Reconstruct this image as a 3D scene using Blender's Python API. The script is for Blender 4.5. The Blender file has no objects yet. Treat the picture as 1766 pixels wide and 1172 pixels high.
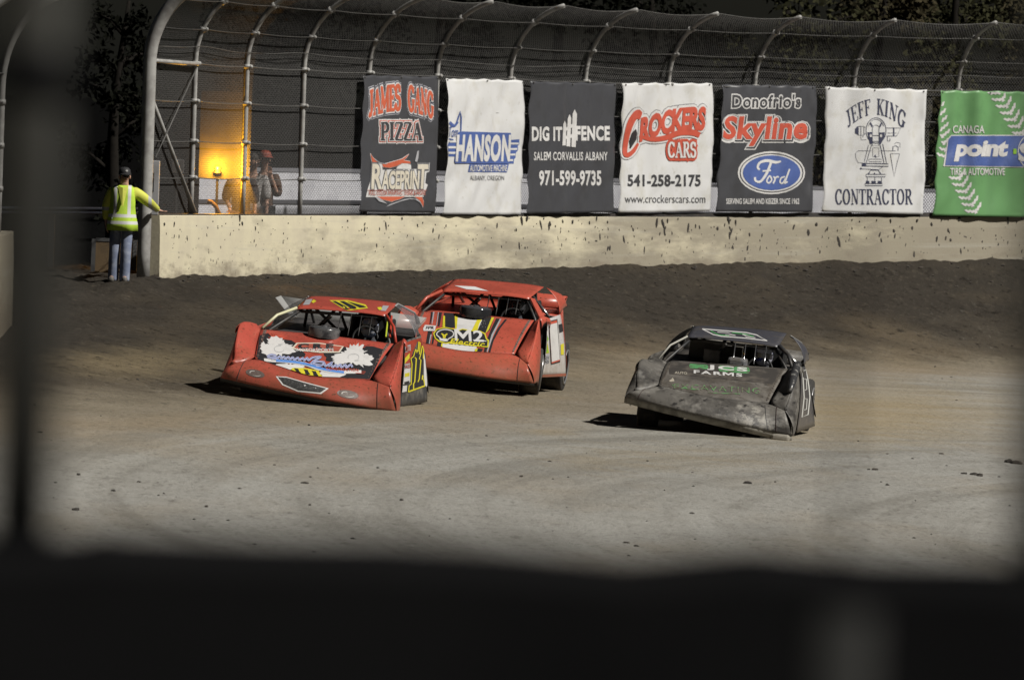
import bpy, bmesh, math, random
import numpy as np
from mathutils import Vector, Matrix, noise

# ------------------------------------------------------------------ camera, night sky, floodlight, exposure
SC = bpy.context.scene
COL = SC.collection
F = 16000.0; HC = 4.6; ROLL = 0.033; PIT = (586 - 136) / F
CAM = np.array([0, 0, HC])
FW = np.array([0, math.cos(PIT), -math.sin(PIT)]); U0 = np.array([0, math.sin(PIT), math.cos(PIT)]); R0 = np.array([1.0, 0, 0])
RT = math.cos(ROLL) * R0 + math.sin(ROLL) * U0
UP = -math.sin(ROLL) * R0 + math.cos(ROLL) * U0
cam_d = bpy.data.cameras.new('camera'); cam = bpy.data.objects.new('camera', cam_d); COL.objects.link(cam)
cam_d.sensor_width = 36; cam_d.lens = F / 1766 * 36; cam_d.clip_start = 0.5; cam_d.clip_end = 3000
mw = Matrix.Identity(4)
for i in range(3):
    mw[i][0] = RT[i]; mw[i][1] = UP[i]; mw[i][2] = -FW[i]; mw[i][3] = CAM[i]
cam.matrix_world = mw
cam_d.dof.use_dof = True; cam_d.dof.focus_distance = 126; cam_d.dof.aperture_fstop = 6.2
SC.camera = cam
SUN_EL = math.radians(46); LV = Vector((0.68, -0.33, 0)).normalized() * math.cos(SUN_EL) + Vector((0, 0, math.sin(SUN_EL)))
wd = bpy.data.worlds.new('World'); SC.world = wd; wd.use_nodes = True
_nt = wd.node_tree; _sky = _nt.nodes.new('ShaderNodeTexSky'); _sky.sky_type = 'NISHITA'; _sky.sun_disc = False
_sky.sun_elevation = SUN_EL; _sky.sun_rotation = math.atan2(LV.x, LV.y)
_nt.links.new(_sky.outputs[0], _nt.nodes['Background'].inputs[0]); _nt.nodes['Background'].inputs[1].default_value = 0.003
sun_d = bpy.data.lights.new('floodlight_sun', 'SUN'); sun_d.energy = 4.0; sun_d.angle = math.radians(1.0); sun_d.color = (1.0, 0.965, 0.90)
sun = bpy.data.objects.new('floodlight_sun', sun_d); COL.objects.link(sun); sun.rotation_mode = 'QUATERNION'
sun.rotation_quaternion = LV.to_track_quat('Z', 'Y'); sun.location = (30, 60, 60)
SC.view_settings.view_transform = 'Standard'; SC.view_settings.look = 'None'; SC.view_settings.exposure = 0.25; SC.view_settings.gamma = 1
SC.render.engine = 'CYCLES'
SC.cycles.use_denoising = True; SC.cycles.max_bounces = 6; SC.cycles.transparent_max_bounces = 12

# ------------------------------------------------------------------ camera helpers (where things of the photo stand in the place)
def proj(P):
    v = np.asarray(P, float) - CAM; d = v @ FW
    return np.stack([883 + F * (v @ RT) / d, 586 - F * (v @ UP) / d], -1)
def unproj(px, py, y):
    a = FW + RT * (px - 883) / F - UP * (py - 586) / F
    return CAM + a * (y / a[1])

# ------------------------------------------------------------------ materials
MATS = {}
def nodes_of(m): return m.node_tree.nodes, m.node_tree.links
def mat(name, col, rough=0.6, col2=None, scale=8.0, lo=0.45, hi=0.62, metal=0.0, bump=0.0, bscale=60.0, coat=0.0, spec=0.5, stretch=(1, 1, 1), detail=6.0, extra=None, low=None):
    if name in MATS: return MATS[name]
    m = bpy.data.materials.new(name); m.use_nodes = True; N, L = nodes_of(m)
    b = N['Principled BSDF']; b.inputs['Base Color'].default_value = (*col, 1); b.inputs['Roughness'].default_value = rough
    b.inputs['Metallic'].default_value = metal; b.inputs['Specular IOR Level'].default_value = spec; b.inputs['Coat Weight'].default_value = coat
    tc = N.new('ShaderNodeTexCoord'); mp = N.new('ShaderNodeMapping'); mp.inputs['Scale'].default_value = stretch
    L.new(tc.outputs['Object'], mp.inputs[0])
    cur = None
    layers = ([(col2, scale, lo, hi)] if col2 else []) + (extra or [])
    for c2, sc, l, h in layers:
        n = N.new('ShaderNodeTexNoise'); n.inputs['Scale'].default_value = sc; n.inputs['Detail'].default_value = detail; n.inputs['Roughness'].default_value = 0.6
        L.new(mp.outputs[0], n.inputs['Vector'])
        r = N.new('ShaderNodeMapRange'); r.inputs[1].default_value = l; r.inputs[2].default_value = h
        L.new(n.outputs[0], r.inputs[0])
        x = N.new('ShaderNodeMix'); x.data_type = 'RGBA'
        L.new(r.outputs[0], x.inputs[0])
        if cur: L.new(cur, x.inputs[6])
        else: x.inputs[6].default_value = (*col, 1)
        x.inputs[7].default_value = (*c2, 1); cur = x.outputs[2]
    if low:                                                        # splash mud that climbs from the sills
        c2, z0, z1, amt = low; sp = N.new('ShaderNodeSeparateXYZ'); L.new(tc.outputs['Object'], sp.inputs[0]); n = N.new('ShaderNodeTexNoise'); n.inputs['Scale'].default_value = 5; n.inputs['Detail'].default_value = 8; n.inputs['Roughness'].default_value = .72; L.new(mp.outputs[0], n.inputs['Vector'])
        q = N.new('ShaderNodeMath'); q.operation = 'MULTIPLY_ADD'; q.inputs[1].default_value = 1.3; L.new(n.outputs[0], q.inputs[0]); L.new(sp.outputs[2], q.inputs[2])
        r = N.new('ShaderNodeMapRange'); r.inputs[1].default_value = z0 + .65; r.inputs[2].default_value = z1 + .65; r.inputs[3].default_value = 0; r.inputs[4].default_value = amt; L.new(q.outputs[0], r.inputs[0])
        x = N.new('ShaderNodeMix'); x.data_type = 'RGBA'; L.new(r.outputs[0], x.inputs[0]); L.new(cur, x.inputs[6]); x.inputs[7].default_value = (*c2, 1); cur = x.outputs[2]
    if cur: L.new(cur, b.inputs['Base Color'])
    if bump:
        n = N.new('ShaderNodeTexNoise'); n.inputs['Scale'].default_value = bscale; n.inputs['Detail'].default_value = 5
        L.new(mp.outputs[0], n.inputs['Vector']); bp = N.new('ShaderNodeBump'); bp.inputs['Strength'].default_value = bump; bp.inputs['Distance'].default_value = 0.02
        L.new(n.outputs[0], bp.inputs['Height']); L.new(bp.outputs[0], b.inputs['Normal'])
    MATS[name] = m
    return m

# ------------------------------------------------------------------ mesh helpers
def tag(o, label=None, cat=None, group=None, kind=None):
    if label: o['label'] = label
    if cat: o['category'] = cat
    if group: o['group'] = group
    if kind: o['kind'] = kind
    return o
def empty(name, loc=(0, 0, 0), M=None):
    o = bpy.data.objects.new(name, None); COL.objects.link(o); o.empty_display_size = 0.2
    if M is not None: o.matrix_world = M
    else: o.location = loc
    return o
def mesh(name, V, Fc, m, parent=None, smooth=False, solid=0.0, soff=-1.0, bevel=0.0):
    me = bpy.data.meshes.new(name); me.from_pydata([tuple(map(float, v)) for v in V], [], [tuple(f) for f in Fc]); me.update()
    o = bpy.data.objects.new(name, me); COL.objects.link(o)
    if m: me.materials.append(m)
    if parent: o.parent = parent
    if smooth: me.polygons.foreach_set('use_smooth', [True] * len(me.polygons))
    if solid:
        s = o.modifiers.new('solid', 'SOLIDIFY'); s.thickness = solid; s.offset = soff
    if bevel:
        s = o.modifiers.new('bevel', 'BEVEL'); s.width = bevel; s.segments = 2
    return o
class MB:
    def __init__(s): s.V = []; s.F = []
    def add(s, V, Fc):
        k = len(s.V); s.V += [tuple(v) for v in V]; s.F += [tuple(i + k for i in f) for f in Fc]; return s
    def box(s, a, b, M=None):
        (x0, y0, z0), (x1, y1, z1) = a, b
        V = [(x0, y0, z0), (x1, y0, z0), (x1, y1, z0), (x0, y1, z0), (x0, y0, z1), (x1, y0, z1), (x1, y1, z1), (x0, y1, z1)]
        if M is not None: V = [tuple(M @ Vector(v)) for v in V]
        return s.add(V, [(0, 3, 2, 1), (4, 5, 6, 7), (0, 1, 5, 4), (1, 2, 6, 5), (2, 3, 7, 6), (3, 0, 4, 7)])
    def tube(s, pts, r, n=8, cap=True):
        pts = [Vector(p) for p in pts]; rs = r if isinstance(r, (list, tuple)) else [r] * len(pts)
        k0 = len(s.V); ref = None
        for i, p in enumerate(pts):
            t = (pts[min(i + 1, len(pts) - 1)] - pts[max(i - 1, 0)]).normalized()
            if ref is None: ref = Vector((0, 0, 1)) if abs(t.z) < 0.9 else Vector((1, 0, 0))
            a = t.cross(ref).normalized(); b = t.cross(a).normalized(); ref = -b if False else ref - t * ref.dot(t)
            if ref.length < 1e-4: ref = a.copy()
            for j in range(n):
                q = p + (a * math.cos(2 * math.pi * j / n) + b * math.sin(2 * math.pi * j / n)) * rs[i]; s.V.append(tuple(q))
        for i in range(len(pts) - 1):
            for j in range(n):
                s.F.append((k0 + i * n + j, k0 + i * n + (j + 1) % n, k0 + (i + 1) * n + (j + 1) % n, k0 + (i + 1) * n + j))
        if cap:
            s.F.append(tuple(k0 + j for j in range(n))[::-1]); e = k0 + (len(pts) - 1) * n; s.F.append(tuple(e + j for j in range(n)))
        return s
    def lathe(s, prof, c=(0, 0, 0), axis='z', n=24):
        k0 = len(s.V); c = Vector(c)
        for r, h in prof:
            for j in range(n):
                a = 2 * math.pi * j / n; x, y = r * math.cos(a), r * math.sin(a)
                s.V.append(tuple(c + (Vector((x, y, h)) if axis == 'z' else Vector((h, x, y)))))
        for i in range(len(prof) - 1):
            for j in range(n): s.F.append((k0 + i * n + j, k0 + i * n + (j + 1) % n, k0 + (i + 1) * n + (j + 1) % n, k0 + (i + 1) * n + j))
        return s
    def ball(s, c, r, n=10, m=7):
        prof = [(max(1e-4, math.sin(math.pi * i / m)), -math.cos(math.pi * i / m)) for i in range(m + 1)]
        rr = r if isinstance(r, (tuple, list)) else (r, r, r)
        k0 = len(s.V); s.lathe(prof, (0, 0, 0), 'z', n)
        for i in range(k0, len(s.V)):
            v = s.V[i]; s.V[i] = (c[0] + v[0] * rr[0], c[1] + v[1] * rr[1], c[2] + v[2] * rr[2])
        return s
    def build(s, name, m, parent=None, smooth=False, **k): return mesh(name, s.V, s.F, m, parent, smooth, **k)
def grid(fn, nu, nv):
    us, vs = np.meshgrid(np.linspace(0, 1, nu + 1), np.linspace(0, 1, nv + 1), indexing='ij')
    P = fn(us.ravel(), vs.ravel())
    Fc = [(i * (nv + 1) + j, (i + 1) * (nv + 1) + j, (i + 1) * (nv + 1) + j + 1, i * (nv + 1) + j + 1) for i in range(nu) for j in range(nv)]
    return P, Fc
def surf_mesh(name, fn, nu, nv, m, parent, smooth=True, **k):
    P, Fc = grid(fn, nu, nv); return mesh(name, P, Fc, m, parent, smooth, **k)
def bil(a, b, c, d):
    """bilinear patch: a at (0,0), b at (1,0), c at (1,1), d at (0,1)"""
    a, b, c, d = (np.array(p, float) for p in (a, b, c, d))
    def fn(u, v):
        u = np.asarray(u)[:, None]; v = np.asarray(v)[:, None]
        return a * (1 - u) * (1 - v) + b * u * (1 - v) + c * u * v + d * (1 - u) * v
    return fn
def crv(pts):
    """smooth curve through points, parameter 0..1"""
    P = np.array(pts, float); n = len(P)
    def fn(t):
        t = np.clip(np.asarray(t, float), 0, 1) * (n - 1); i = np.minimum(t.astype(int), n - 2); f = (t - i)[:, None]
        p0 = P[np.maximum(i - 1, 0)]; p1 = P[i]; p2 = P[i + 1]; p3 = P[np.minimum(i + 2, n - 1)]
        return 0.5 * (2 * p1 + (p2 - p0) * f + (2 * p0 - 5 * p1 + 4 * p2 - p3) * f ** 2 + (3 * p1 - p0 - 3 * p2 + p3) * f ** 3)
    return fn
def lin(pts):
    P = np.array(pts, float); n = len(P)
    def fn(t):
        t = np.clip(np.asarray(t, float), 0, 1) * (n - 1); i = np.minimum(t.astype(int), n - 2); f = (t - i)[:, None]
        return P[i] * (1 - f) + P[i + 1] * f
    return fn
def loft(c0, c1, bulge=None):
    def fn(u, v):
        a, b = c0(u), c1(u); v = np.asarray(v)[:, None]; r = a * (1 - v) + b * v
        if bulge is not None: r = r + np.array(bulge, float) * 4 * v * (1 - v)
        return r
    return fn

# ------------------------------------------------------------------ flat artwork (letters, emblems, numbers) laid onto surfaces
_G = {}
def glyph(ch, off):
    k = (ch, round(off, 4))
    if k not in _G and ch == 'M':
        H, W_, d = .70, .74, off; t = .085 + 2 * off; a = .30 - off * 1.2
        P = [(-d, -d), (-d, H + d), (t * 1.15, H + d), (W_ / 2, a + .12), (W_ - t * 1.15, H + d), (W_ + d, H + d), (W_ + d, -d), (W_ - t + d, -d), (W_ - t + d, H - 1.55 * t), (W_ / 2 + .02, a - .14 - d), (W_ / 2 - .02, a - .14 - d), (t - d, H - 1.55 * t), (t - d, -d)]
        _G[k] = poly(P)
    if k not in _G:
        cu = bpy.data.curves.new('g', 'FONT'); cu.body = ch; cu.size = 1; cu.offset = off; cu.resolution_u = 3; cu.fill_mode = 'FRONT'
        o = bpy.data.objects.new('g', cu); COL.objects.link(o); bpy.context.view_layer.update()
        me = bpy.data.meshes.new_from_object(o.evaluated_get(bpy.context.evaluated_depsgraph_get()))
        me.calc_loop_triangles()
        V = np.array([v.co[:2] for v in me.vertices]) if len(me.vertices) else np.zeros((0, 2))
        T = [tuple(t.vertices) for t in me.loop_triangles]
        _G[k] = (V, T)
        bpy.data.objects.remove(o); bpy.data.curves.remove(cu); bpy.data.meshes.remove(me)
    return _G[k]
_W = {}
def adv(ch):
    if ch not in _W:
        w = lambda s: (lambda V: V[:, 0].max() - V[:, 0].min())(glyph(s, 0)[0])
        _W[ch] = w('H' + ch + 'H') - w('HH')
    return _W[ch]
def fitbox(shapes, box, ref=None):
    x0, y0, x1, y1 = box; A = np.concatenate([v for v, t in (ref or shapes)]); lo, hi = A.min(0), A.max(0)
    return [(np.stack([x0 + (v[:, 0] - lo[0]) / (hi[0] - lo[0]) * (x1 - x0), y1 - (v[:, 1] - lo[1]) / (hi[1] - lo[1]) * (y1 - y0)], 1), t) for v, t in shapes]
def warp(shapes, fn): return [(fn(v), t) for v, t in shapes]
def text(s, box, grow=0.0, bold=0.0, track=0.0, shear=0.0):
    """letters of s fitted to a box (x0, y0, x1, y1; y downwards); grow widens the outline beyond the fitted letters"""
    out, ref, x = [], [], 0.0
    for ch in s:
        if ch != ' ':
            for lst, off in ((ref, bold), (out, bold + grow)):
                V, T = glyph(ch, off); V = V + np.array([x, 0]); V = np.stack([V[:, 0] + shear * V[:, 1], V[:, 1]], 1); lst.append((V, T))
        x += adv(ch) + track
    return fitbox(out, box, ref)
def poly(pts):
    bm = bmesh.new(); vs = [bm.verts.new((p[0], p[1], 0)) for p in pts]; bm.faces.new(vs); bm.normal_update()
    bmesh.ops.triangulate(bm, faces=bm.faces[:], ngon_method='EAR_CLIP'); bm.verts.index_update()
    r = (np.array([v.co[:2] for v in bm.verts]), [tuple(v.index for v in f.verts) for f in bm.faces]); bm.free(); return r
def rrect(x0, y0, x1, y1, r=2, shear=0.0, n=4):
    P = []
    for cx, cy, a0 in ((x1 - r, y0 + r, -90), (x1 - r, y1 - r, 0), (x0 + r, y1 - r, 90), (x0 + r, y0 + r, 180)):
        for i in range(n + 1):
            a = math.radians(a0 + 90 * i / n); P.append((cx + r * math.cos(a), cy + r * math.sin(a)))
    ym = (y0 + y1) / 2
    return poly([(x - shear * (y - ym), y) for x, y in P])
def ell(cx, cy, rx, ry, n=28): return poly([(cx + rx * math.cos(2 * math.pi * i / n), cy + ry * math.sin(2 * math.pi * i / n)) for i in range(n)])
def ring(cx, cy, rx, ry, w, n=28, a0=0, a1=360):
    V = []; T = []
    for i in range(n + 1):
        a = math.radians(a0 + (a1 - a0) * i / n)
        V += [(cx + rx * math.cos(a), cy + ry * math.sin(a)), (cx + (rx - w) * math.cos(a), cy + (ry - w) * math.sin(a))]
    for i in range(n): T += [(2 * i, 2 * i + 1, 2 * i + 3), (2 * i, 2 * i + 3, 2 * i + 2)]
    return (np.array(V), T)
def stroke(pts, w, closed=False, smooth=0):
    """ribbon along a polyline; w a width or a list of widths"""
    P = np.array(pts + ([pts[0]] if closed else []), float)
    if smooth:
        P = crv(P)(np.linspace(0, 1, smooth * (len(P) - 1) + 1))
    n = len(P); W = np.interp(np.linspace(0, 1, n), np.linspace(0, 1, len(w)), w) if isinstance(w, (list, tuple)) else np.full(n, w)
    t = np.gradient(P, axis=0); t /= np.maximum(1e-9, np.linalg.norm(t, axis=1))[:, None]; nn = np.stack([-t[:, 1], t[:, 0]], 1) * W[:, None] / 2
    V = np.empty((2 * n, 2)); V[0::2] = P + nn; V[1::2] = P - nn
    T = []
    for i in range(n - 1): T += [(2 * i, 2 * i + 1, 2 * i + 3), (2 * i, 2 * i + 3, 2 * i + 2)]
    return (V, T)
def arc_pts(cx, cy, rx, ry, a0, a1, n=10): return [(cx + rx * math.cos(math.radians(a0 + (a1 - a0) * i / n)), cy + ry * math.sin(math.radians(a0 + (a1 - a0) * i / n))) for i in range(n + 1)]
# roman capitals with serifs: strokes on a unit square, y upwards; 'T' thick, 't' thin, 's' a serif bar
def _A(*a): return arc_pts(*a)
ROMAN = {
 'J': (.62, [('T', [(.42, 1), (.42, .2), (.34, .04), (.2, 0), (.08, .1)]), ('s', [(.2, 1), (.64, 1)])]),
 'E': (.78, [('T', [(.2, 0), (.2, 1)]), ('s', [(.02, 0), (.72, 0)]), ('s', [(.02, 1), (.7, 1)]), ('s', [(.2, .52), (.52, .52)]), ('t', [(.7, 1), (.7, .8)]), ('t', [(.73, 0), (.73, .22)]), ('t', [(.52, .4), (.52, .64)])]),
 'F': (.74, [('T', [(.2, 0), (.2, 1)]), ('s', [(.02, 0), (.4, 0)]), ('s', [(.02, 1), (.7, 1)]), ('s', [(.2, .5), (.52, .5)]), ('t', [(.7, 1), (.7, .8)]), ('t', [(.52, .38), (.52, .62)])]),
 'K': (.9, [('T', [(.2, 0), (.2, 1)]), ('s', [(.02, 0), (.4, 0)]), ('s', [(.02, 1), (.4, 1)]), ('t', [(.2, .4), (.72, 1)]), ('T', [(.38, .58), (.76, 0)]), ('s', [(.55, 1), (.88, 1)]), ('s', [(.6, 0), (.95, 0)])]),
 'I': (.46, [('T', [(.22, 0), (.22, 1)]), ('s', [(.02, 0), (.42, 0)]), ('s', [(.02, 1), (.42, 1)])]),
 'N': (.95, [('t', [(.18, 0), (.18, 1)]), ('T', [(.16, 1), (.76, 0)]), ('t', [(.78, 0), (.78, 1)]), ('s', [(.02, 1), (.22, 1)]), ('s', [(.02, 0), (.34, 0)]), ('s', [(.62, 1), (.94, 1)])]),
 'G': (.92, [('T', [(.78, .8)] + _A(.48, .5, .36, .5, 60, 300, 14) + [(.74, .16)]), ('t', [(.78, 1), (.78, .72)]), ('T', [(.76, .08), (.76, .42)]), ('s', [(.58, .42), (.94, .42)])]),
 'C': (.86, [('T', [(.74, .8)] + _A(.46, .5, .36, .5, 60, 305, 14) + [(.78, .24)]), ('t', [(.76, 1), (.76, .7)])]),
 'O': (.94, [('T', _A(.46, .5, .36, .5, 0, 360, 20))]),
 'T': (.82, [('T', [(.4, 0), (.4, 1)]), ('s', [(.02, 1), (.78, 1)]), ('s', [(.2, 0), (.6, 0)]), ('t', [(.03, 1), (.03, .76)]), ('t', [(.77, 1), (.77, .76)])]),
 'R': (.9, [('T', [(.2, 0), (.2, 1)]), ('s', [(.02, 0), (.4, 0)]), ('T', [(.2, 1), (.42, 1)] + _A(.42, .76, .24, .24, 90, -90, 8) + [(.2, .52)]), ('T', [(.42, .52), (.78, 0)]), ('s', [(.02, 1), (.3, 1)]), ('s', [(.68, 0), (.94, 0)])]),
 'A': (.92, [('t', [(.14, 0), (.45, 1)]), ('T', [(.43, 1), (.78, 0)]), ('s', [(.22, .34), (.64, .34)]), ('s', [(.0, 0), (.3, 0)]), ('s', [(.6, 0), (.95, 0)])]),
 'S': (.7, [('T', [(.58, .78)] + _A(.34, .75, .24, .25, 50, 240, 8) + _A(.34, .26, .26, .26, 70, -140, 8) + [(.08, .22)]), ('t', [(.6, 1), (.6, .72)]), ('t', [(.07, 0), (.07, .3)])]),
 'P': (.78, [('T', [(.2, 0), (.2, 1)]), ('s', [(.02, 0), (.42, 0)]), ('T', [(.2, 1), (.42, 1)] + _A(.42, .73, .26, .27, 90, -90, 8) + [(.2, .46)]), ('s', [(.02, 1), (.3, 1)])]),
 'Z': (.78, [('T', [(.68, 1), (.1, 0)]), ('s', [(.08, 1), (.72, 1)]), ('s', [(.06, 0), (.74, 0)]), ('t', [(.09, 1), (.09, .74)]), ('t', [(.72, 0), (.72, .26)])]),
 'M': (1.05, [('t', [(.16, 0), (.16, 1)]), ('T', [(.16, 1), (.52, .12)]), ('t', [(.52, .12), (.88, 1)]), ('T', [(.88, 0), (.88, 1)]), ('s', [(.02, 0), (.3, 0)]), ('s', [(.72, 0), (1.04, 0)]), ('s', [(.02, 1), (.24, 1)]), ('s', [(.8, 1), (1.04, 1)])]),
}
def roman(s, box, thick=.17, thin=.07, grow=0.0, track=0.04):
    out = []; x = 0
    for ch in s:
        if ch == ' ': x += .38; continue
        w, st = ROMAN[ch]
        for kd, P in st:
            P = np.array(P) + np.array([x, 0])
            if kd == 'T':
                d = np.gradient(P, axis=0); d /= np.maximum(1e-9, np.linalg.norm(d, axis=1))[:, None]
                ww = list((thin + (thick - thin) * np.abs(d[:, 1]) ** .8) + grow)
            else: ww = thin + grow
            if grow:
                e = (P[1] - P[0]); P[0] -= e / np.linalg.norm(e) * grow * .5; e = (P[-1] - P[-2]); P[-1] += e / np.linalg.norm(e) * grow * .5
            out.append(stroke([tuple(p) for p in P], ww))
        x += w + track
    ref = [(np.array([(0, 0), (x, 1)]), [])]
    return fitbox(out, box, ref)

def refine(V, T, mx):
    V = [tuple(v) for v in V]; T = list(T); out = []; mid = {}
    while T:
        t = T.pop(); e = [(math.dist(V[t[i]], V[t[(i + 1) % 3]]), i) for i in range(3)]; L, i = max(e)
        if L <= mx: out.append(t); continue
        a, b, c = t[i], t[(i + 1) % 3], t[(i + 2) % 3]; k = (min(a, b), max(a, b))
        if k not in mid: mid[k] = len(V); V.append(((V[a][0] + V[b][0]) / 2, (V[a][1] + V[b][1]) / 2))
        m = mid[k]; T += [(a, m, c), (m, b, c)]
    return np.array(V), out
class Skin2D:
    """a surface fn(u, v) in its thing's own frame; artwork drawn in photo pixels is laid onto it as thin real geometry"""
    def __init__(s, fn, parent, M=None, lift=0.004, mx=14, clip=True, step=.0018):
        s.fn, s.parent, s.lift, s.mx, s.clip, s.step = fn, parent, lift, mx, clip, step
        s.M = np.array(M if M is not None else Matrix.Identity(4))
        g = np.linspace(-0.05, 1.05, 67); uu, vv = np.meshgrid(g, g, indexing='ij'); s.gu, s.gv = uu.ravel(), vv.ravel(); s.gp = s.px(s.gu, s.gv)
    def world(s, P): return P @ s.M[:3, :3].T + s.M[:3, 3]
    def px(s, u, v): return proj(s.world(s.fn(u, v)))
    def inv(s, Q):
        Q = np.asarray(Q, float); i = np.array([((s.gp - q) ** 2).sum(1).argmin() for q in Q]); u, v = s.gu[i].copy(), s.gv[i].copy(); h = 1e-4
        for _ in range(5):
            p = s.px(u, v); a = (s.px(u + h, v) - p) / h; b = (s.px(u, v + h) - p) / h; e = Q - p
            det = a[:, 0] * b[:, 1] - a[:, 1] * b[:, 0]; det = np.where(np.abs(det) < 1e-6, 1e-6, det)
            u += np.clip((e[:, 0] * b[:, 1] - e[:, 1] * b[:, 0]) / det, -.1, .1); v += np.clip((a[:, 0] * e[:, 1] - a[:, 1] * e[:, 0]) / det, -.1, .1)
        return u, v
    def lay(s, name, shapes, m, level=1, parent=None, label=None):
        shapes = [q for q in shapes if len(q[1])]
        bb = np.array([(*v.min(0), *v.max(0)) for v, t in shapes]); grp = list(range(len(shapes)))       # far-apart pieces become parts of their own
        for i in range(len(shapes)):
            for j in range(i):
                gx_, gy_ = max(bb[i][0], bb[j][0]) - min(bb[i][2], bb[j][2]), max(bb[i][1], bb[j][1]) - min(bb[i][3], bb[j][3])
                if math.hypot(max(gx_, 0) * 1.6, max(gy_, 0)) < .3 * max(bb[i][2] - bb[i][0], bb[i][3] - bb[i][1], bb[j][2] - bb[j][0], bb[j][3] - bb[j][1]):
                    a_, b_ = grp[i], grp[j]; grp = [b_ if g_ == a_ else g_ for g_ in grp]
        if len(set(grp)) > 1:
            return [s.lay(name, [q for q, g_ in zip(shapes, grp) if g_ == w], m, level, parent, label) for w in sorted(set(grp))]
        VV, FF = [], []; k = 0
        for n, (V, T) in enumerate(shapes):
            if len(T) == 0: continue
            V, T = refine(V, T, s.mx); u, v = s.inv(V)
            if s.clip: u = np.clip(u, .004, .996); v = np.clip(v, .004, .996)
            P = s.fn(u, v); h = 1e-3; nn = np.cross(s.fn(u + h, v) - P, s.fn(u, v + h) - P); nn /= np.maximum(1e-12, np.linalg.norm(nn, axis=1))[:, None]
            toc = CAM - s.world(P); sg = np.sign(((nn @ s.M[:3, :3].T) * toc).sum(1).mean())
            P = P + nn * sg * (s.lift + s.step * (level - 1) + (n % 4) * 0.0004)
            VV.append(P); FF += [tuple(i + k for i in t) for t in T]; k += len(P)
        o = mesh(name, np.concatenate(VV), FF, m, parent or s.parent)
        if label: o['label'] = label
        return o
# ------------------------------------------------------------------ the lie of the land: wall line, banked clay track
PX = [341, 430, 528, 640, 757, 883, 1012, 1155, 1303, 1473, 1652, 1845, 2050]
SPACE = 2.6
def xat(px, y): return unproj(px, 372, y)[0]
wp = [(xat(341, 150.5), 150.5)]
for p in PX[1:]:
    x0, y0 = wp[-1]; y = y0 + 2
    for _ in range(30):
        dx = xat(p, y) - x0; y = y0 + math.sqrt(max(0.2, SPACE ** 2 - dx ** 2))
    wp.append((xat(p, y), y))
wp = [(xat(258, 148.1), 148.1)] + wp            # posts -1 .. 12
WP = np.array(wp)
WC = crv(WP)
def wall_xy(t):                                  # t = post number, -1 .. 12
    return WC(np.atleast_1d((np.asarray(t, float) + 1) / (len(WP) - 1)))
def wall_tn(t):
    a = wall_xy(np.atleast_1d(t) + .02) - wall_xy(np.atleast_1d(t) - .02); a /= np.linalg.norm(a, axis=1)[:, None]
    return a, np.stack([a[:, 1], -a[:, 0]], 1)
_T = np.linspace(-1, 12, 400); _XY = wall_xy(_T); _PXT = proj(np.c_[_XY, np.full(400, 2.23)])[:, 0]
def t_of_px(px): return float(np.interp(px, _PXT, _T))
def wall_top(t):
    px = np.interp(t, _T, _PXT); y = np.interp(t, _T, _XY[:, 1]); py = np.interp(px, [255, 640, 1155, 1473, 1652, 1766, 2000], [371, 372, 374, 374.5, 374, 373.5, 373])
    return np.array([unproj(a, b, c)[2] for a, b, c in zip(np.atleast_1d(px), np.atleast_1d(py), np.atleast_1d(y))])
def wall_foot(t):
    px = np.interp(t, _T, _PXT); y = np.interp(t, _T, _XY[:, 1]); py = np.interp(px, [258, 640, 883, 1300, 1766, 2000], [479, 470, 463, 453, 447, 445])
    return np.array([unproj(a, b, c)[2] for a, b, c in zip(np.atleast_1d(px), np.atleast_1d(py), np.atleast_1d(y))])
_ft = np.linspace(-1, 12, 60); _fz = wall_foot(_ft)
# ground: distance to the wall line (extended to the left beyond the gate)
_lead = np.array([(-40, 60), (-24, 84), (-17, 108), (-11.5, 122), (-7.6, 131), (-6.4, 140)], float)
_line = np.concatenate([_lead, wall_xy(np.linspace(-1, 12, 80)), wall_xy([12]) + np.array([[12, 16]])])
_lz = np.concatenate([np.interp(np.arange(6), [0, 5], [_fz[0] - .16, _fz[0] - .10]), np.interp(np.linspace(-1, 12, 80), _ft, _fz), [1.4]])
def wall_dist(X, Y):
    """signed distance to the wall line (positive on the track) and the soil height at its foot"""
    P = np.stack([X, Y], 1); best = np.full(len(P), 1e9); sg = np.ones(len(P)); fz = np.zeros(len(P))
    for i in range(len(_line) - 1):
        a, b = _line[i], _line[i + 1]; ab = b - a; t = np.clip(((P - a) @ ab) / (ab @ ab), 0, 1); q = a + t[:, None] * ab
        d = np.linalg.norm(P - q, axis=1); c = ab[0] * (P[:, 1] - a[1]) - ab[1] * (P[:, 0] - a[0]); m = d < best
        best = np.where(m, d, best); sg = np.where(m, np.where(c > 0, -1, 1), sg); fz = np.where(m, _lz[i] * (1 - t) + _lz[i + 1] * t, fz)
    return best * sg, fz
def plane_z(X, Y):
    return .20 - .04 * (np.clip(X, -10, 14) + 2.5) + .003 * (np.clip(Y, 60, 200) - 123)
def ground_base(X, Y):
    d, fz = wall_dist(X, Y); pz = plane_z(X, Y)
    w = np.clip(1 - np.maximum(d, 0) / 7.5, 0, 1) ** 1.5
    return np.where(d < 0, fz, pz + (fz - pz) * w), d
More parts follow.
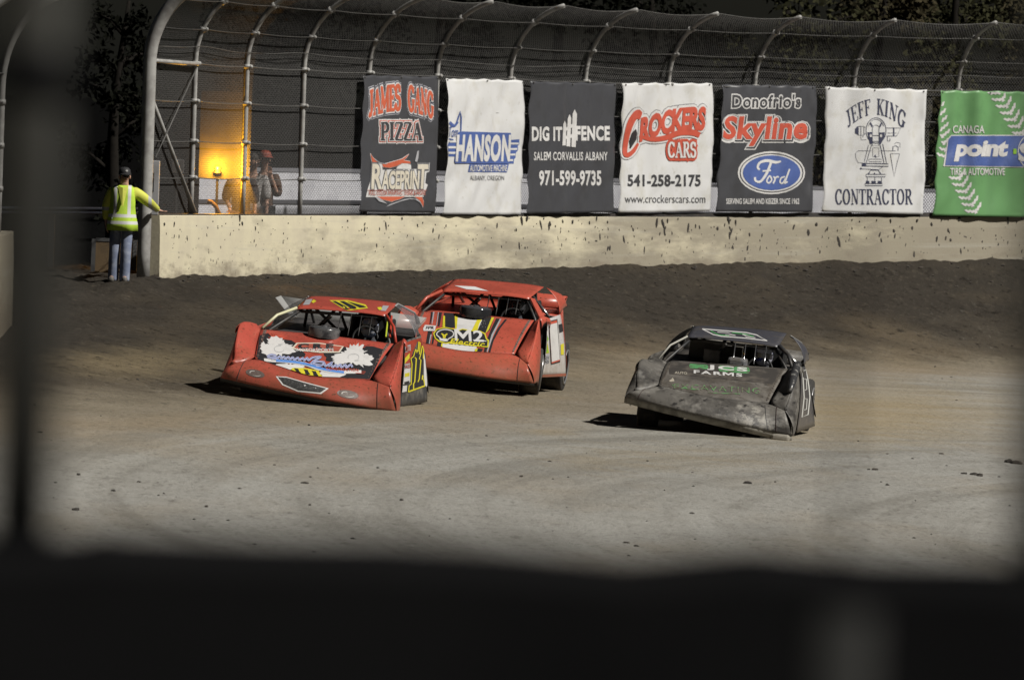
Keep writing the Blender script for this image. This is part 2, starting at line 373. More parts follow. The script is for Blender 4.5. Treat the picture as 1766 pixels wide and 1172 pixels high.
def ground_noise(x, y, d):
    near = max(0.0, 1 - max(d, 0) / 4.5); n = 0.012 * noise.noise((x * .5, y * .25, 0)) + .006 * noise.noise((x * 2.2, y * .9, 3))
    n += max(0.0, 1 - abs(d - 4) / 6) * (.02 * abs(noise.noise((x * 3.3, y * 2.0, 31))) + .012 * noise.noise((x * 8, y * 5, 33)))
    n += near * (.05 * noise.noise((x * 1.3, y * .7, 7)) + .055 * abs(noise.noise((x * 4.1, y * 2.6, 11))) + .03 * noise.noise((x * 9, y * 6, 17)))
    lf = max(0.0, min(1, (-x - 4.2) / 1.5)) * max(0, min(1, (y - 128) / 8))
    n += lf * (.07 * noise.noise((x * 1.6, y * .6, 21)) + .04 * abs(noise.noise((x * 5, y * 3, 5))))
    return n
def gz(x, y):
    b, d = ground_base(np.array([float(x)]), np.array([float(y)])); return float(b[0]) + ground_noise(x, y, float(d[0]))
def on_ground(px, py):
    """point of the ground seen at a pixel"""
    ys_ = np.linspace(60, 200, 560); P = np.array([unproj(px, py, y) for y in ys_]); g_ = ground_base(P[:, 0], P[:, 1])[0]; i = int(np.argmax(P[:, 2] <= g_))
    if P[i, 2] <= g_[i]: return np.array([P[i, 0], ys_[i], g_[i]])
    return unproj(px, py, 150)

xs = np.unique(np.concatenate([np.array([-600, -300, -150, -80, -50, -35, -25, -19, -16]), np.arange(-14, 14.01, .11), np.array([16, 19, 25, 35, 50, 80, 150, 300, 600])]))
ys = np.unique(np.concatenate([np.array([-60, -20, 0, 15, 30, 45, 60, 70, 78]), np.arange(84, 120, .3), np.arange(120, 186, .2), np.array([188, 192, 200, 215, 240, 280, 350, 500, 900])]))
XX, YY = np.meshgrid(xs, ys, indexing='ij'); gx, gy = XX.ravel(), YY.ravel()
gb, gd = ground_base(gx, gy)
for i in range(len(gx)):
    if abs(gx[i]) < 14.5 and 80 < gy[i] < 190: gb[i] += ground_noise(gx[i], gy[i], gd[i])
ny = len(ys)
gf = [(i * ny + j, (i + 1) * ny + j, (i + 1) * ny + j + 1, i * ny + j + 1) for i in range(len(xs) - 1) for j in range(ny - 1)]

def ground_material():
    m = bpy.data.materials.new('clay'); m.use_nodes = True; N, L = nodes_of(m); b = N['Principled BSDF']; b.inputs['Roughness'].default_value = .85; b.inputs['Specular IOR Level'].default_value = 0
    at = N.new('ShaderNodeAttribute'); at.attribute_name = 'wall_distance'
    tc = N.new('ShaderNodeTexCoord')
    def mp(sc, rot=0.0):
        n = N.new('ShaderNodeMapping'); n.inputs['Scale'].default_value = sc; n.inputs['Rotation'].default_value = (0, 0, rot); L.new(tc.outputs['Object'], n.inputs[0]); return n.outputs[0]
    def nz(v, sc, det=5, ro=.6):
        n = N.new('ShaderNodeTexNoise'); n.inputs['Scale'].default_value = sc; n.inputs['Detail'].default_value = det; n.inputs['Roughness'].default_value = ro; L.new(v, n.inputs['Vector']); return n.outputs[0]
    def rng(v, a, c, lo=0, hi=1):
        n = N.new('ShaderNodeMapRange'); n.inputs[1].default_value = a; n.inputs[2].default_value = c; n.inputs[3].default_value = lo; n.inputs[4].default_value = hi; L.new(v, n.inputs[0]); return n.outputs[0]
    def mix(f, a, c):
        n = N.new('ShaderNodeMix'); n.data_type = 'RGBA'; L.new(f, n.inputs[0])
        for k, s in ((6, a), (7, c)):
            if isinstance(s, tuple): n.inputs[k].default_value = (*s, 1)
            else: L.new(s, n.inputs[k])
        return n.outputs[2]
    def ma(op, a, c):
        n = N.new('ShaderNodeMath'); n.operation = op
        for k, s in enumerate((a, c)):
            if isinstance(s, (int, float)): n.inputs[k].default_value = s
            else: L.new(s, n.inputs[k])
        return n.outputs[0]
    streak = nz(mp((.55, .42, 1), .15), 1.0, 8, .66); streak2 = nz(mp((.9, .85, 1), .1), 1.0, 8, .7); fine = nz(mp((6, 1.4, 1)), 1.0, 6, .7); blot = nz(mp((.35, .09, 1)), 1.0, 4, .55)
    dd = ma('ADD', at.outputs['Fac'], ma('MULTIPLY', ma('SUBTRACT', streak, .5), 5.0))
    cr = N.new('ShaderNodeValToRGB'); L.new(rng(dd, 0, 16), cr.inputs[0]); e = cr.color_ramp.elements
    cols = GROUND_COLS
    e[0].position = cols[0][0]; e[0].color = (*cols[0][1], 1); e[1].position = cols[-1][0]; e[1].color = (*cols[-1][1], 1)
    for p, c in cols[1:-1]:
        k = e.new(p); k.color = (*c, 1)
    base = cr.outputs[0]
    c = mix(rng(streak2, .45, .75, 0, .32), base, (.11, .098, .08))
    c = mix(rng(blot, .5, .68, 0, .3), c, (.27, .205, .125))
    c = mix(rng(fine, .56, .72, 0, .55), c, (.07, .062, .052))
    c = mix(rng(nz(mp((9, 2.4, 1), .3), 1.0, 5, .7), .6, .78, 0, .4), c, (.38, .36, .32))
    # faint tyre arcs that run with the turn
    tk = N.new('ShaderNodeAttribute'); tk.attribute_name = 'track'; arc = nz(tk.outputs['Vector'], 1.0, 5, .6)
    fad = rng(dd, 8, 12.5); c = mix(ma('MULTIPLY', rng(arc, .51, .66, 0, .55), fad), c, (.165, .155, .135)); c = mix(ma('MULTIPLY', rng(arc, .47, .34, 0, .45), fad), c, (.37, .365, .34))
    ta = N.new('ShaderNodeAttribute'); ta.attribute_name = 'tan_soil'; c = mix(rng(ma('ADD', ta.outputs['Fac'], ma('MULTIPLY', ma('SUBTRACT', streak2, .5), 1.1)), .25, 1.0, 0, .7), c, (.31, .245, .145))
    c = mix(rng(nz(mp((13, 5, 1)), 1.0, 4, .7), .55, .70, 0, .6), c, (.085, .076, .064))
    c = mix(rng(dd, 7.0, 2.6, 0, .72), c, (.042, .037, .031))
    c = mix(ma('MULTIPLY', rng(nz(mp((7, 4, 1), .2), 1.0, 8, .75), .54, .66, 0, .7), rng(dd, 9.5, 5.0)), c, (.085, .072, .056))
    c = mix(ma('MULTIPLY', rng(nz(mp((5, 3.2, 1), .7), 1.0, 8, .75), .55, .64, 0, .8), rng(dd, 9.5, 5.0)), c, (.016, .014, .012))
    c = mix(rng(at.outputs['Fac'], -4.5, -.2), (.004, .004, .004), c)  # ground outside the wall coloured near-black, as if no floodlight reached it
    L.new(c, b.inputs['Base Color'])
    bp = N.new('ShaderNodeBump'); bp.inputs['Strength'].default_value = .75; bp.inputs['Distance'].default_value = .05; L.new(nz(mp((7, 3, 1)), 1.0, 8, .7), bp.inputs['Height']); L.new(bp.outputs[0], b.inputs['Normal'])
    return m
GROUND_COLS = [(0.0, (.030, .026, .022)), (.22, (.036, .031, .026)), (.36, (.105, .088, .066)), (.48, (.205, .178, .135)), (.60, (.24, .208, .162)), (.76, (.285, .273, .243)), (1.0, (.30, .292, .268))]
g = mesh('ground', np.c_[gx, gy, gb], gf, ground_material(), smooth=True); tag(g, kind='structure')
tkv = g.data.attributes.new('track', 'FLOAT_VECTOR', 'POINT'); tkv.data.foreach_set('vector', np.c_[(np.hypot(gx - 52, gy - 99)) * 1.25, np.arctan2(gy - 99, 52 - gx) * 2.2, gd * .05].astype(np.float32).ravel())
_gp = proj(np.c_[gx, gy, gb]); tanv = np.zeros(len(gx))
for cx, cy, rx, ry, w_ in ((1500, 715, 300, 62, 1.0), (260, 622, 230, 34, .9), (820, 690, 170, 30, .6), (1150, 790, 330, 40, .5), (560, 725, 120, 16, .5), (950, 745, 60, 9, .6)):
    tanv = np.maximum(tanv, w_ * np.exp(-((_gp[:, 0] - cx) / rx) ** 2 - ((_gp[:, 1] - cy) / ry) ** 2))
tanv[(gy < 80) | (gy > 190)] = 0
at = g.data.attributes.new('tan_soil', 'FLOAT', 'POINT'); at.data.foreach_set('value', tanv.astype(np.float32))
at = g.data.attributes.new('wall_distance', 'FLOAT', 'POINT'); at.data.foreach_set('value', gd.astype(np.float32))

# loose clods on the clay: uncountable
random.seed(5)
def clods():
    mb = MB()
    def clod(p, r):
        k0 = len(mb.V); mb.ball((p[0], p[1], p[2] + r * .15), (r * random.uniform(.8, 1.6), r * random.uniform(.7, 1.3), r * random.uniform(.45, .8)), 6, 4)
        for i in range(k0, len(mb.V)):
            v = mb.V[i]; n = noise.noise((v[0] * 30, v[1] * 30, v[2] * 30)) * r * .5; mb.V[i] = (v[0] + n, v[1] + n * .6, v[2] + n * .5)
    for i in range(260):                                          # crumbs thrown against the wall foot
        t = random.uniform(-1, 11.5); xy = wall_xy(t)[0]; n = wall_tn(t)[1][0]; o = abs(random.gauss(0, 1.0)) + .12; p = xy + n * o
        clod((p[0], p[1], gz(p[0], p[1])), random.uniform(.010, .032) * (1.3 if o < .5 else 1))
    for i in range(120):
        px, py = random.uniform(60, 1760), random.uniform(560, 960); p = on_ground(px, py); clod((p[0], p[1], gz(p[0], p[1])), random.choice([.008, .01, .013, .016, .022]))
    for px, py, r in ((1740, 797, .07), (1752, 799, .06), (1680, 820, .05), (1690, 822, .05), (1662, 818, .03), (1508, 812, .035), (1530, 838, .025), (1498, 811, .02), (1290, 834, .04), (1080, 937, .025), (948, 796, .02), (525, 833, .03), (135, 820, .03), (130, 880, .03), (60, 700, .03)):
        p = on_ground(px, py); clod((p[0], p[1], gz(p[0], p[1])), r)
    o = mb.build('dirt_clods', mat('clod', (.03, .026, .022), .9, (.06, .05, .04), 9)); tag(o, kind='stuff')
clods()

# ------------------------------------------------------------------ concrete barrier wall
def wall_material():
    m = mat('wall_paint', (.615, .56, .405), .75, (.55, .495, .37), 1.6, .42, .66, bump=.15, bscale=20)
    N, L = nodes_of(m); b = N['Principled BSDF']; tc = N.new('ShaderNodeTexCoord')
    src = b.inputs['Base Color'].links[0].from_socket
    def nz(sc, s, det, ro):
        mp = N.new('ShaderNodeMapping'); mp.inputs['Scale'].default_value = sc; L.new(tc.outputs['UV'], mp.inputs[0]); n = N.new('ShaderNodeTexNoise'); n.inputs['Scale'].default_value = s; n.inputs['Detail'].default_value = det; n.inputs['Roughness'].default_value = ro; L.new(mp.outputs[0], n.inputs['Vector']); return n.outputs[0]
    def layer(src, fac, lo, hi, amt, col):
        r = N.new('ShaderNodeMapRange'); r.inputs[1].default_value = lo; r.inputs[2].default_value = hi; r.inputs[4].default_value = amt; L.new(fac, r.inputs[0]); x = N.new('ShaderNodeMix'); x.data_type = 'RGBA'; L.new(r.outputs[0], x.inputs[0]); L.new(src, x.inputs[6]); x.inputs[7].default_value = (*col, 1); return x.outputs[2]
    # grey scuffs, mostly on the lower half and further round the turn
    sep = N.new('ShaderNodeSeparateXYZ'); L.new(tc.outputs['UV'], sep.inputs[0])
    a = N.new('ShaderNodeMath'); a.operation = 'MULTIPLY_ADD'; a.inputs[1].default_value = .013; L.new(sep.outputs[0], a.inputs[0]); L.new(nz((.45, 1.6, 1), 1, 6, .65), a.inputs[2])
    a2 = N.new('ShaderNodeMath'); a2.operation = 'MULTIPLY_ADD'; a2.inputs[1].default_value = -.13; L.new(sep.outputs[1], a2.inputs[0]); L.new(a.outputs[0], a2.inputs[2])
    src = layer(src, a2.outputs[0], .525, .72, .75, (.21, .185, .145))
    src = layer(src, nz((.3, 7, 1), 1, 5, .6), .55, .75, .5, (.42, .40, .34))
    src = layer(src, nz((2.2, 3.2, 1), 1, 8, .72), .65, .70, .8, (.10, .09, .07))
    lo_ = N.new('ShaderNodeMath'); lo_.operation = 'MULTIPLY_ADD'; lo_.inputs[1].default_value = -.55; L.new(sep.outputs[1], lo_.inputs[0]); L.new(nz((1.5, 4, 1), 1, 8, .7), lo_.inputs[2])
    src = layer(src, lo_.outputs[0], .36, .56, .75, (.20, .165, .12))
    src = layer(src, nz((8, 10, 1), 1, 4, .6), .67, .70, .9, (.04, .035, .03))
    L.new(src, b.inputs['Base Color'])
    return m
WALL_M = wall_material()
def wall_strip(name, label, pts, top, foot, thick, group=None):
    """pts: plan points of the track face, in order; thick: to the outside"""
    P = np.array(pts, float); a = np.gradient(P, axis=0); a /= np.linalg.norm(a, axis=1)[:, None]; n = np.stack([a[:, 1], -a[:, 0]], 1)
    V = []; Fc = []; uv = []; s = np.concatenate([[0], np.cumsum(np.linalg.norm(np.diff(P, axis=0), axis=1))])
    nz_ = 6
    for i in range(len(P)):
        for k in range(nz_ + 1):
            f = k / nz_; z = foot[i] + (top[i] - foot[i]) * f; w = .0 if f < 1 else .012
            w += .02 * (1 - f) * -1
            V.append((P[i, 0] - n[i, 0] * w, P[i, 1] - n[i, 1] * w, z)); uv.append((s[i], z - top[i] + 1))
        V.append((P[i, 0] - n[i, 0] * thick, P[i, 1] - n[i, 1] * thick, top[i])); uv.append((s[i], 1.3))
        V.append((P[i, 0] - n[i, 0] * thick, P[i, 1] - n[i, 1] * thick, foot[i])); uv.append((s[i], 2.3))
    m_ = nz_ + 3
    for i in range(len(P) - 1):
        for k in range(m_ - 1): Fc.append((i * m_ + k, (i + 1) * m_ + k, (i + 1) * m_ + k + 1, i * m_ + k + 1))
    Fc.append(tuple(range(m_))[::-1]); Fc.append(tuple((len(P) - 1) * m_ + k for k in range(m_)))
    o = mesh(name, V, Fc, WALL_M); u = o.data.uv_layers.new(name='UVMap')
    for lp in o.data.loops: u.data[lp.index].uv = uv[lp.vertex_index]
    bv = o.modifiers.new('bevel', 'BEVEL'); bv.width = .015; bv.segments = 2; bv.limit_method = 'ANGLE'
    return tag(o, label, 'wall', group)
T_END = t_of_px(275)
_wt = np.linspace(T_END, 12, 110)
main_wall = wall_strip('barrier_wall', 'long cream concrete wall spattered with mud, below the banners', wall_xy(_wt), wall_top(_wt), wall_foot(_wt) - .35, .30)
# dark rubbed steel cap lying on the wall top, thicker further round
V = []; Fc = []
for i, t in enumerate(_wt):
    xy = wall_xy(t)[0]; n = wall_tn(t)[1][0]; z = wall_top(t)[0]; h = (.018 + .05 * max(0, min(1, (t - 2) / 6))) * (1 + .3 * noise.noise((t * 4, 0, 0)))
    for o_, zz in ((-.02, 0), (-.02, h), (-.27, h), (-.27, 0)): V.append((xy[0] + n[0] * o_, xy[1] + n[1] * o_, z + zz + .002))
for i in range(len(_wt) - 1):
    for k in range(4): Fc.append((i * 4 + k, (i + 1) * 4 + k, (i + 1) * 4 + (k + 1) % 4, i * 4 + (k + 1) % 4))
Fc += [(3, 2, 1, 0), tuple((len(_wt) - 1) * 4 + k for k in range(4))]
mesh('wall_cap', V, Fc, mat('wall_cap', (.03, .028, .026), .7, (.06, .05, .045), 6), main_wall)
# clumps of mud stuck on the wall face: surface dirt of the wall
mb = MB(); random.seed(11)
for i in range(420):
    t = random.uniform(T_END + .1, 11.5) if i % 3 else random.uniform(5, 11); f = random.random() ** .9; xy = wall_xy(t)[0]; n = wall_tn(t)[1][0]; zf, zt = wall_foot(t)[0], wall_top(t)[0]
    r = random.choice([.006, .008, .01, .013, .017, .024, .034]) * (1.25 if t > 5 else 1); z = zf + .04 + (zt - zf - .07) * f; a = wall_tn(t)[0][0]
    M = Matrix(((a[0], n[0], 0, xy[0] + n[0] * .004), (a[1], n[1], 0, xy[1] + n[1] * .004), (0, 0, 1, z), (0, 0, 0, 1))) @ Matrix.Rotation(random.uniform(-.5, .5), 4, 'Y')
    k0 = len(mb.V); mb.ball((0, 0, 0), (r * random.uniform(.5, 1), .012, r * random.uniform(.8, 2.2)), 7, 5)
    for q in range(k0, len(mb.V)): mb.V[q] = tuple(M @ (Vector(mb.V[q]) * (1 + .5 * noise.noise((q * .7, i, 0)))))
mb.build('mud_spatter', mat('mud_dark', (.035, .03, .026), .9), main_wall)
# the short wall end on the other side of the gate
lp = np.array([(-7.9, 100), (-7.35, 112), (-7.06, 120), (-6.98, 129.0)])
lpd = lin(lp)(np.linspace(0, 1, 30)); far_wall = wall_strip('barrier_wall', 'cream concrete wall end at the left, across the gate from the flagman', lpd, np.full(30, HC - 2.36), np.full(30, HC - 4.6), .34)
# ------------------------------------------------------------------ catch fence: posts with curved arms, cables, mesh
STEEL = mat('galvanised', (.36, .355, .34), .55, (.26, .25, .24), 5, metal=.0, spec=.4)
STEEL_D = mat('galvanised_dull', (.10, .097, .092), .6, (.07, .067, .063), 7)
fence = empty('catch_fence', (float(wall_xy(0)[0][0]), float(wall_xy(0)[0][1]), float(wall_top(0)[0])))
tag(fence, 'tall curved catch fence of grey posts, cables and mesh above the cream wall', 'fence')
FO = np.array(fence.location)
ARM = math.radians(76)
def fpos(t, w, out=.12, a=1.36, bz=1.33):
    """w: metres up the post; past 2.5 m it runs along the arm (0..1 added)"""
    xy = wall_xy(t)[0]; n = wall_tn(t)[1][0]; z = wall_top(t)[0]; k = 1 - .045 * max(0, t) / 10
    if w <= 2.5: h, i = w, 0
    else:
        ph = (w - 2.5) * ARM; h = 2.5 + bz * math.sin(ph); i = a * (1 - math.cos(ph))
    return np.array([xy[0] + n[0] * (i - out), xy[1] + n[1] * (i - out), z + h * k])
for t in range(0, 13):
    mb = MB(); pts = [fpos(t, w) - FO for w in np.linspace(.0, 2.5, 6)] + [fpos(t, 2.5 + f) - FO for f in np.linspace(.08, 1, 14)]
    mb.tube(pts, .041, 10)
    for w in (.61, 1.2, 1.85, 2.46, 2.80, 3.12):                   # clamps that hold the cables
        p = fpos(t, w) - FO; q = fpos(t, w + .05) - FO; d = Vector(q - p).normalized(); mb.tube([Vector(p) - d * .035, Vector(p) + d * .035], .058, 10)
        n = wall_tn(t)[1][0]; tn = wall_tn(t)[0][0]; mb.ball((p[0] + n[0] * .06 + tn[0] * .02, p[1] + n[1] * .06, p[2]), .035, 6, 4)
    mb.build('post', STEEL, fence, smooth=True)
# stout end post standing on the ground before the wall end
te = -1.04; b = wall_xy(-1)[0]; e_foot = gz(b[0], b[1] - .3)
mb = MB(); ep = unproj(250, 372, float(b[1]) - .25); n = wall_tn(-1)[1][0]; zt = wall_top(-1)[0]
pts = [(ep[0], ep[1], z) for z in np.linspace(e_foot - .1, zt + 2.45, 8)] + [(ep[0] + n[0] * 1.5 * (1 - math.cos(f * ARM)), ep[1] + n[1] * 1.5 * (1 - math.cos(f * ARM)), zt + 2.45 + 1.45 * math.sin(f * ARM)) for f in np.linspace(.07, 1, 14)]
mb.tube([np.array(p) - FO for p in pts], .105, 16); mb.build('end_post', STEEL, fence, smooth=True)
EPT = lambda w: np.array([ep[0], ep[1], zt + w]) if w <= 2.45 else np.array(pts[-1])
ts_ = np.linspace(-.98, 12, 105)
for w, r in ((.61, .009), (1.2, .009), (1.85, .009), (2.46, .010), (2.80, .008), (3.12, .008), (3.5, .007)):
    MB().tube([fpos(t, w, .06) - FO + np.array([0, 0, -.02 * abs(math.sin(math.pi * t)) if w < 3.3 else -.06 * abs(math.sin(math.pi * t))]) for t in ts_], r, 6).build('cable', STEEL_D, fence, smooth=True)
MB().tube([fpos(t, 2.5 + .045, .06) - FO + np.array([0, 0, .16 - .05 * abs(math.sin(math.pi * t * .5)) + .02 * noise.noise((t * 2, 0, 0))]) for t in ts_], .006, 5).build('wire', STEEL_D, fence)
# first bay: stiff pipes
def fp(px, py, t): return unproj(px, py, float(wall_xy(t)[0][1])) - FO
MB().tube([fp(256, 104, -1), fp(341, 110.5, 0)], .035, 8).build('rail', STEEL, fence, smooth=True)
MB().tube([fp(255, 152, -1), fp(336, 366, 0)], .034, 8).build('brace', STEEL, fence, smooth=True)
MB().tube([fp(339, 118, 0), fp(268, 272, -.9)], .012, 6).build('brace', STEEL_D, fence, smooth=True)
def mesh_material():
    m = bpy.data.materials.new('wire_mesh'); m.use_nodes = True; N, L = nodes_of(m); N.remove(N['Principled BSDF'])
    uv = N.new('ShaderNodeTexCoord'); sp = N.new('ShaderNodeSeparateXYZ'); L.new(uv.outputs['UV'], sp.inputs[0])
    def ma(op, a, c=None):
        n = N.new('ShaderNodeMath'); n.operation = op
        for k, s in enumerate((a, c)):
            if s is None: continue
            if isinstance(s, (int, float)): n.inputs[k].default_value = s
            else: L.new(s, n.inputs[k])
        return n.outputs[0]
    cov = None
    for sx, sy, lim in ((1, 1, .35), (1, -1, .35)):
        f = ma('ABSOLUTE', ma('SUBTRACT', ma('FRACT', ma('MULTIPLY', ma('ADD', ma('MULTIPLY', sp.outputs[0], sx), ma('MULTIPLY', sp.outputs[1], sy)), 15.0)), .5))
        w = ma('GREATER_THAN', f, lim); cov = w if cov is None else ma('MAXIMUM', cov, w)
    d = N.new('ShaderNodeBsdfDiffuse'); d.inputs[0].default_value = (.20, .195, .19, 1); tl = N.new('ShaderNodeBsdfTranslucent'); tl.inputs[0].default_value = (.17, .165, .16, 1)
    mx = N.new('ShaderNodeMixShader'); mx.inputs[0].default_value = .5; L.new(d.outputs[0], mx.inputs[1]); L.new(tl.outputs[0], mx.inputs[2])
    tr = N.new('ShaderNodeBsdfTransparent'); m2 = N.new('ShaderNodeMixShader'); L.new(ma('MULTIPLY', cov, .72), m2.inputs[0]); L.new(tr.outputs[0], m2.inputs[1]); L.new(mx.outputs[0], m2.inputs[2]); L.new(m2.outputs[0], N['Material Output'].inputs[0])
    return m
ws = list(np.linspace(0.0, 2.5, 7)) + [2.5 + f for f in np.linspace(.08, 1, 12)]
tm = np.linspace(-.97, 12, 131); V = []; UVs = []
sl = np.concatenate([[0], np.cumsum([np.linalg.norm(wall_xy(tm[i + 1])[0] - wall_xy(tm[i])[0]) for i in range(len(tm) - 1)])])
for i, t in enumerate(tm):
    acc = 0; last = None
    for w in ws:
        sag = .05 * abs(math.sin(math.pi * t)) * max(0, w - 3.2) / .3
        p = fpos(t, w, .165) - np.array([0, 0, sag]); acc += 0 if last is None else np.linalg.norm(p - last); last = p; V.append(p - FO); UVs.append((sl[i], acc))
nw = len(ws); Fc = [(i * nw + j, (i + 1) * nw + j, (i + 1) * nw + j + 1, i * nw + j + 1) for i in range(len(tm) - 1) for j in range(nw - 1)]
o = mesh('wire_mesh', V, Fc, mesh_material(), fence, smooth=True); u = o.data.uv_layers.new(name='UVMap')
for lp_ in o.data.loops: u.data[lp_.index].uv = UVs[lp_.vertex_index]
# grey control box with a dark slot behind the first bay
bx = empty('control_box', tuple(unproj(267, 372, float(wall_xy(-.85)[0][1])))); tag(bx, 'pale grey metal box with a dark slot, fixed beside the stout fence end post', 'box')
p0 = unproj(261, 277, float(wall_xy(-.85)[0][1]) + .1); p1 = unproj(272.5, 371, float(wall_xy(-.85)[0][1]) + .1); O = np.array(bx.location)
MB().box((p0[0] - O[0], p0[1] - O[1], p1[2] - O[2]), (p1[0] - O[0], p0[1] - O[1] + .14, p0[2] - O[2])).build('casing', mat('box_grey', (.33, .33, .34), .6, (.25, .25, .25), 5), bx, bevel=.01)
s0 = unproj(260.5, 298, p0[1]); s1 = unproj(265, 331, p0[1]); MB().box((s0[0] - O[0], p0[1] - O[1] - .012, s1[2] - O[2]), (s1[0] - O[0], p0[1] - O[1] - .002, s0[2] - O[2])).build('slot', mat('black_slot', (.02, .02, .02), .6), bx)
# arm of the fence across the gate, at the left edge
ff = empty('catch_fence', (-7.02, 128.9, HC - 2.36)); tag(ff, 'grey curved fence post on the wall end left of the gate', 'fence')
for yy in (0.0, -2.6, -5.2):
    x0 = -.17 - (.0 if yy == 0 else .16 * abs(yy)); mb = MB(); q = [(x0, yy - .12, z) for z in np.linspace(0, 2.0, 5)] + [(x0 + 1.0 * (1 - math.cos(f * ARM)), yy - .12 - .1 * f, 2.0 + 1.33 * math.sin(f * ARM)) for f in np.linspace(.07, 1, 12)]
    mb.tube(q, .05, 12)
    for w in (.6, 1.2, 1.8): mb.tube([(x0, yy - .12, w - .035), (x0, yy - .12, w + .035)], .064, 10)
    mb.build('post', STEEL, ff, smooth=True)
for z in (.6, 1.2, 1.8, 2.2): MB().tube([(-.13, -.06, z), (-.58, -2.7, z), (-1.0, -5.4, z)], .011, 6).build('cable', STEEL_D, ff)

# ------------------------------------------------------------------ seven banners hung on the fence
def vinyl(name, c, c2, rough=.45): return mat(name, c, rough, c2, 3.0, .5, .75, spec=.4, extra=[(tuple(x * .82 for x in c2), 9, .62, .8)])
BANNERS = {}
def banner(label, m, quad, seed, amp=.034):
    """quad: pixels of the corners, top left, top right, bottom right, bottom left"""
    C4 = []
    for px, py in quad:
        t = t_of_px(px); xy = wall_xy(t)[0] + wall_tn(t)[1][0] * .03; C4.append(unproj(px, py, xy[1]))
    O = C4[3] * .5 + C4[2] * .5; C4 = [c - O for c in C4]; fn0 = bil(*C4)
    n = np.cross(C4[1] - C4[0], C4[0] - C4[3]); n = -n / np.linalg.norm(n); n = n if n @ (CAM - O) > 0 else -n
    xa = (C4[1] - C4[0]); xa /= np.linalg.norm(xa)
    def fn(u, v):
        u = np.asarray(u, float); v = np.asarray(v, float); P = fn0(u, v); D = np.empty(len(u)); E_ = np.empty(len(u))
        for i in range(len(u)):
            a, b_ = u[i], v[i]
            D[i] = amp * (2.2 * noise.noise((a * 7 + seed, b_ * 1.1, seed)) * (1.15 - b_ * .75) + .9 * noise.noise((a * 2.5, b_ * 3 + seed, 2 * seed)) + .5 * noise.noise((a * 9 + b_ * 5, b_ * 4, seed))) + .03 * (b_ * (1 - b_)) + .02 * abs(math.sin(b_ * math.pi * 4)) * (abs(a - .5) * 2) ** 6
            E_[i] = (-1 if a < .5 else 1) * -.028 * abs(math.sin(b_ * math.pi * 4 + .3)) * (abs(a - .5) * 2) ** 5 + .02 * noise.noise((a * 3, b_ * 6, seed)) * (abs(a - .5) * 2) ** 3
        top = np.array([-.02 * abs(math.sin(a * math.pi * 5 + seed)) * max(0, 1 - b_ * 8) for a, b_ in zip(u, v)])
        return P + n * (D + .02)[:, None] + xa * E_[:, None] + np.stack([top * 0, top * 0, top], 1)
    r = empty('banner', tuple(O)); tag(r, label, 'banner', 'sponsor banners hung along the fence')
    surf_mesh('sheet', fn, 40, 48, m, r, solid=.002, soff=0)
    for i in (0, .5, 1):                                             # ties
        p = fn(np.array([min(.97, max(.03, i))]), np.array([.012]))[0]; MB().ball((p[0] + n[0] * .012, p[1] + n[1] * .012, p[2]), .016, 8, 5).build('eyelet', STEEL_D, r)
    return Skin2D(fn, r, Matrix.Translation(Vector(O)), lift=.006, mx=5, step=.005)
BLK = vinyl('vinyl_black', (.058, .059, .066), (.048, .048, .052), .42); WHT = vinyl('vinyl_white', (.63, .63, .63), (.54, .525, .48), .5)
INK = lambda nm, c: mat('ink_' + nm, c, .5, tuple(x * .8 for x in c), 6, .5, .75)
I_W = INK('white', (.62, .61, .60)); I_R = INK('red', (.52, .088, .052)); I_O = INK('orange', (.56, .12, .06)); I_B = INK('blue', (.07, .115, .32)); I_K = INK('black', (.022, .022, .025)); I_G = INK('grey', (.15, .15, .16)); I_N = INK('navy', (.045, .05, .09)); I_C = INK('cream', (.62, .57, .47)); I_Y = INK('yellow', (.62, .55, .03)); I_LG = INK('lime', (.25, .5, .03)); I_BR = INK('brick', (.38, .09, .06)); I_PB = INK('pale_blue', (.35, .42, .62)); I_S = INK('silver', (.36, .36, .38)); I_GR = INK('green', (.10, .42, .13)); I_CH = INK('charcoal', (.05, .05, .055)); I_SKY = INK('sky', (.10, .25, .62))
def T(cx0, cy0, s): return lambda pts: [(cx0 + x / s, cy0 + y / s) for x, y in pts]
def B4(q, cx0, cy0, s): return (cx0 + q[0] / s, cy0 + q[1] / s, cx0 + q[2] / s, cy0 + q[3] / s)

# 1 black banner, arched red lettering, a second printed emblem below
s1 = banner('black banner with arched orange-red lettering above the word pizza', BLK, [(624, 129), (754, 131), (748, 367), (617, 365)], 1)
c3 = T(600, 110, 3.839)
def arch(mid, half, lift, tilt=0.0):
    def fn(v):
        k = (v[:, 0] - mid) / half; return np.stack([v[:, 0], v[:, 1] + lift * k ** 2 + tilt * k], 1)
    return fn
for grow, m, lv in ((.50, I_S, 1), (.36, I_N, 2), (.22, I_W, 3), (.0, I_O, 4)):
    sh = [roman('JAMES', (633.5, 148, 689.5, 189), .30, .15, grow * .55, .0), roman('GANG', (702, 148, 746, 189), .30, .15, grow * .55, .0)]
    s1.lay('lettering', warp(sh[0] + sh[1], arch(690, 58, 14, 1.5)), m, lv)
for grow, m, lv in ((.34, I_W, 1), (.20, I_R, 2), (.10, I_W, 3), (0, I_CH, 4)):
    s1.lay('lettering', roman('PIZZA', (655, 212, 727, 241), .26, .10, grow, .04), m, lv)
c4 = T(620, 255, 10.19)
s1.lay('emblem', [poly(c4([(205, 262), (390, 262), (400, 385), (1040, 372), (1050, 262), (1230, 262), (1220, 420), (1170, 440), (1150, 620), (1195, 650), (1160, 740), (1120, 860), (105, 865), (140, 720), (180, 600)])), poly(c4([(640, 370), (660, 330), (740, 282), (800, 270), (900, 300), (905, 372)]))], I_W, 1)
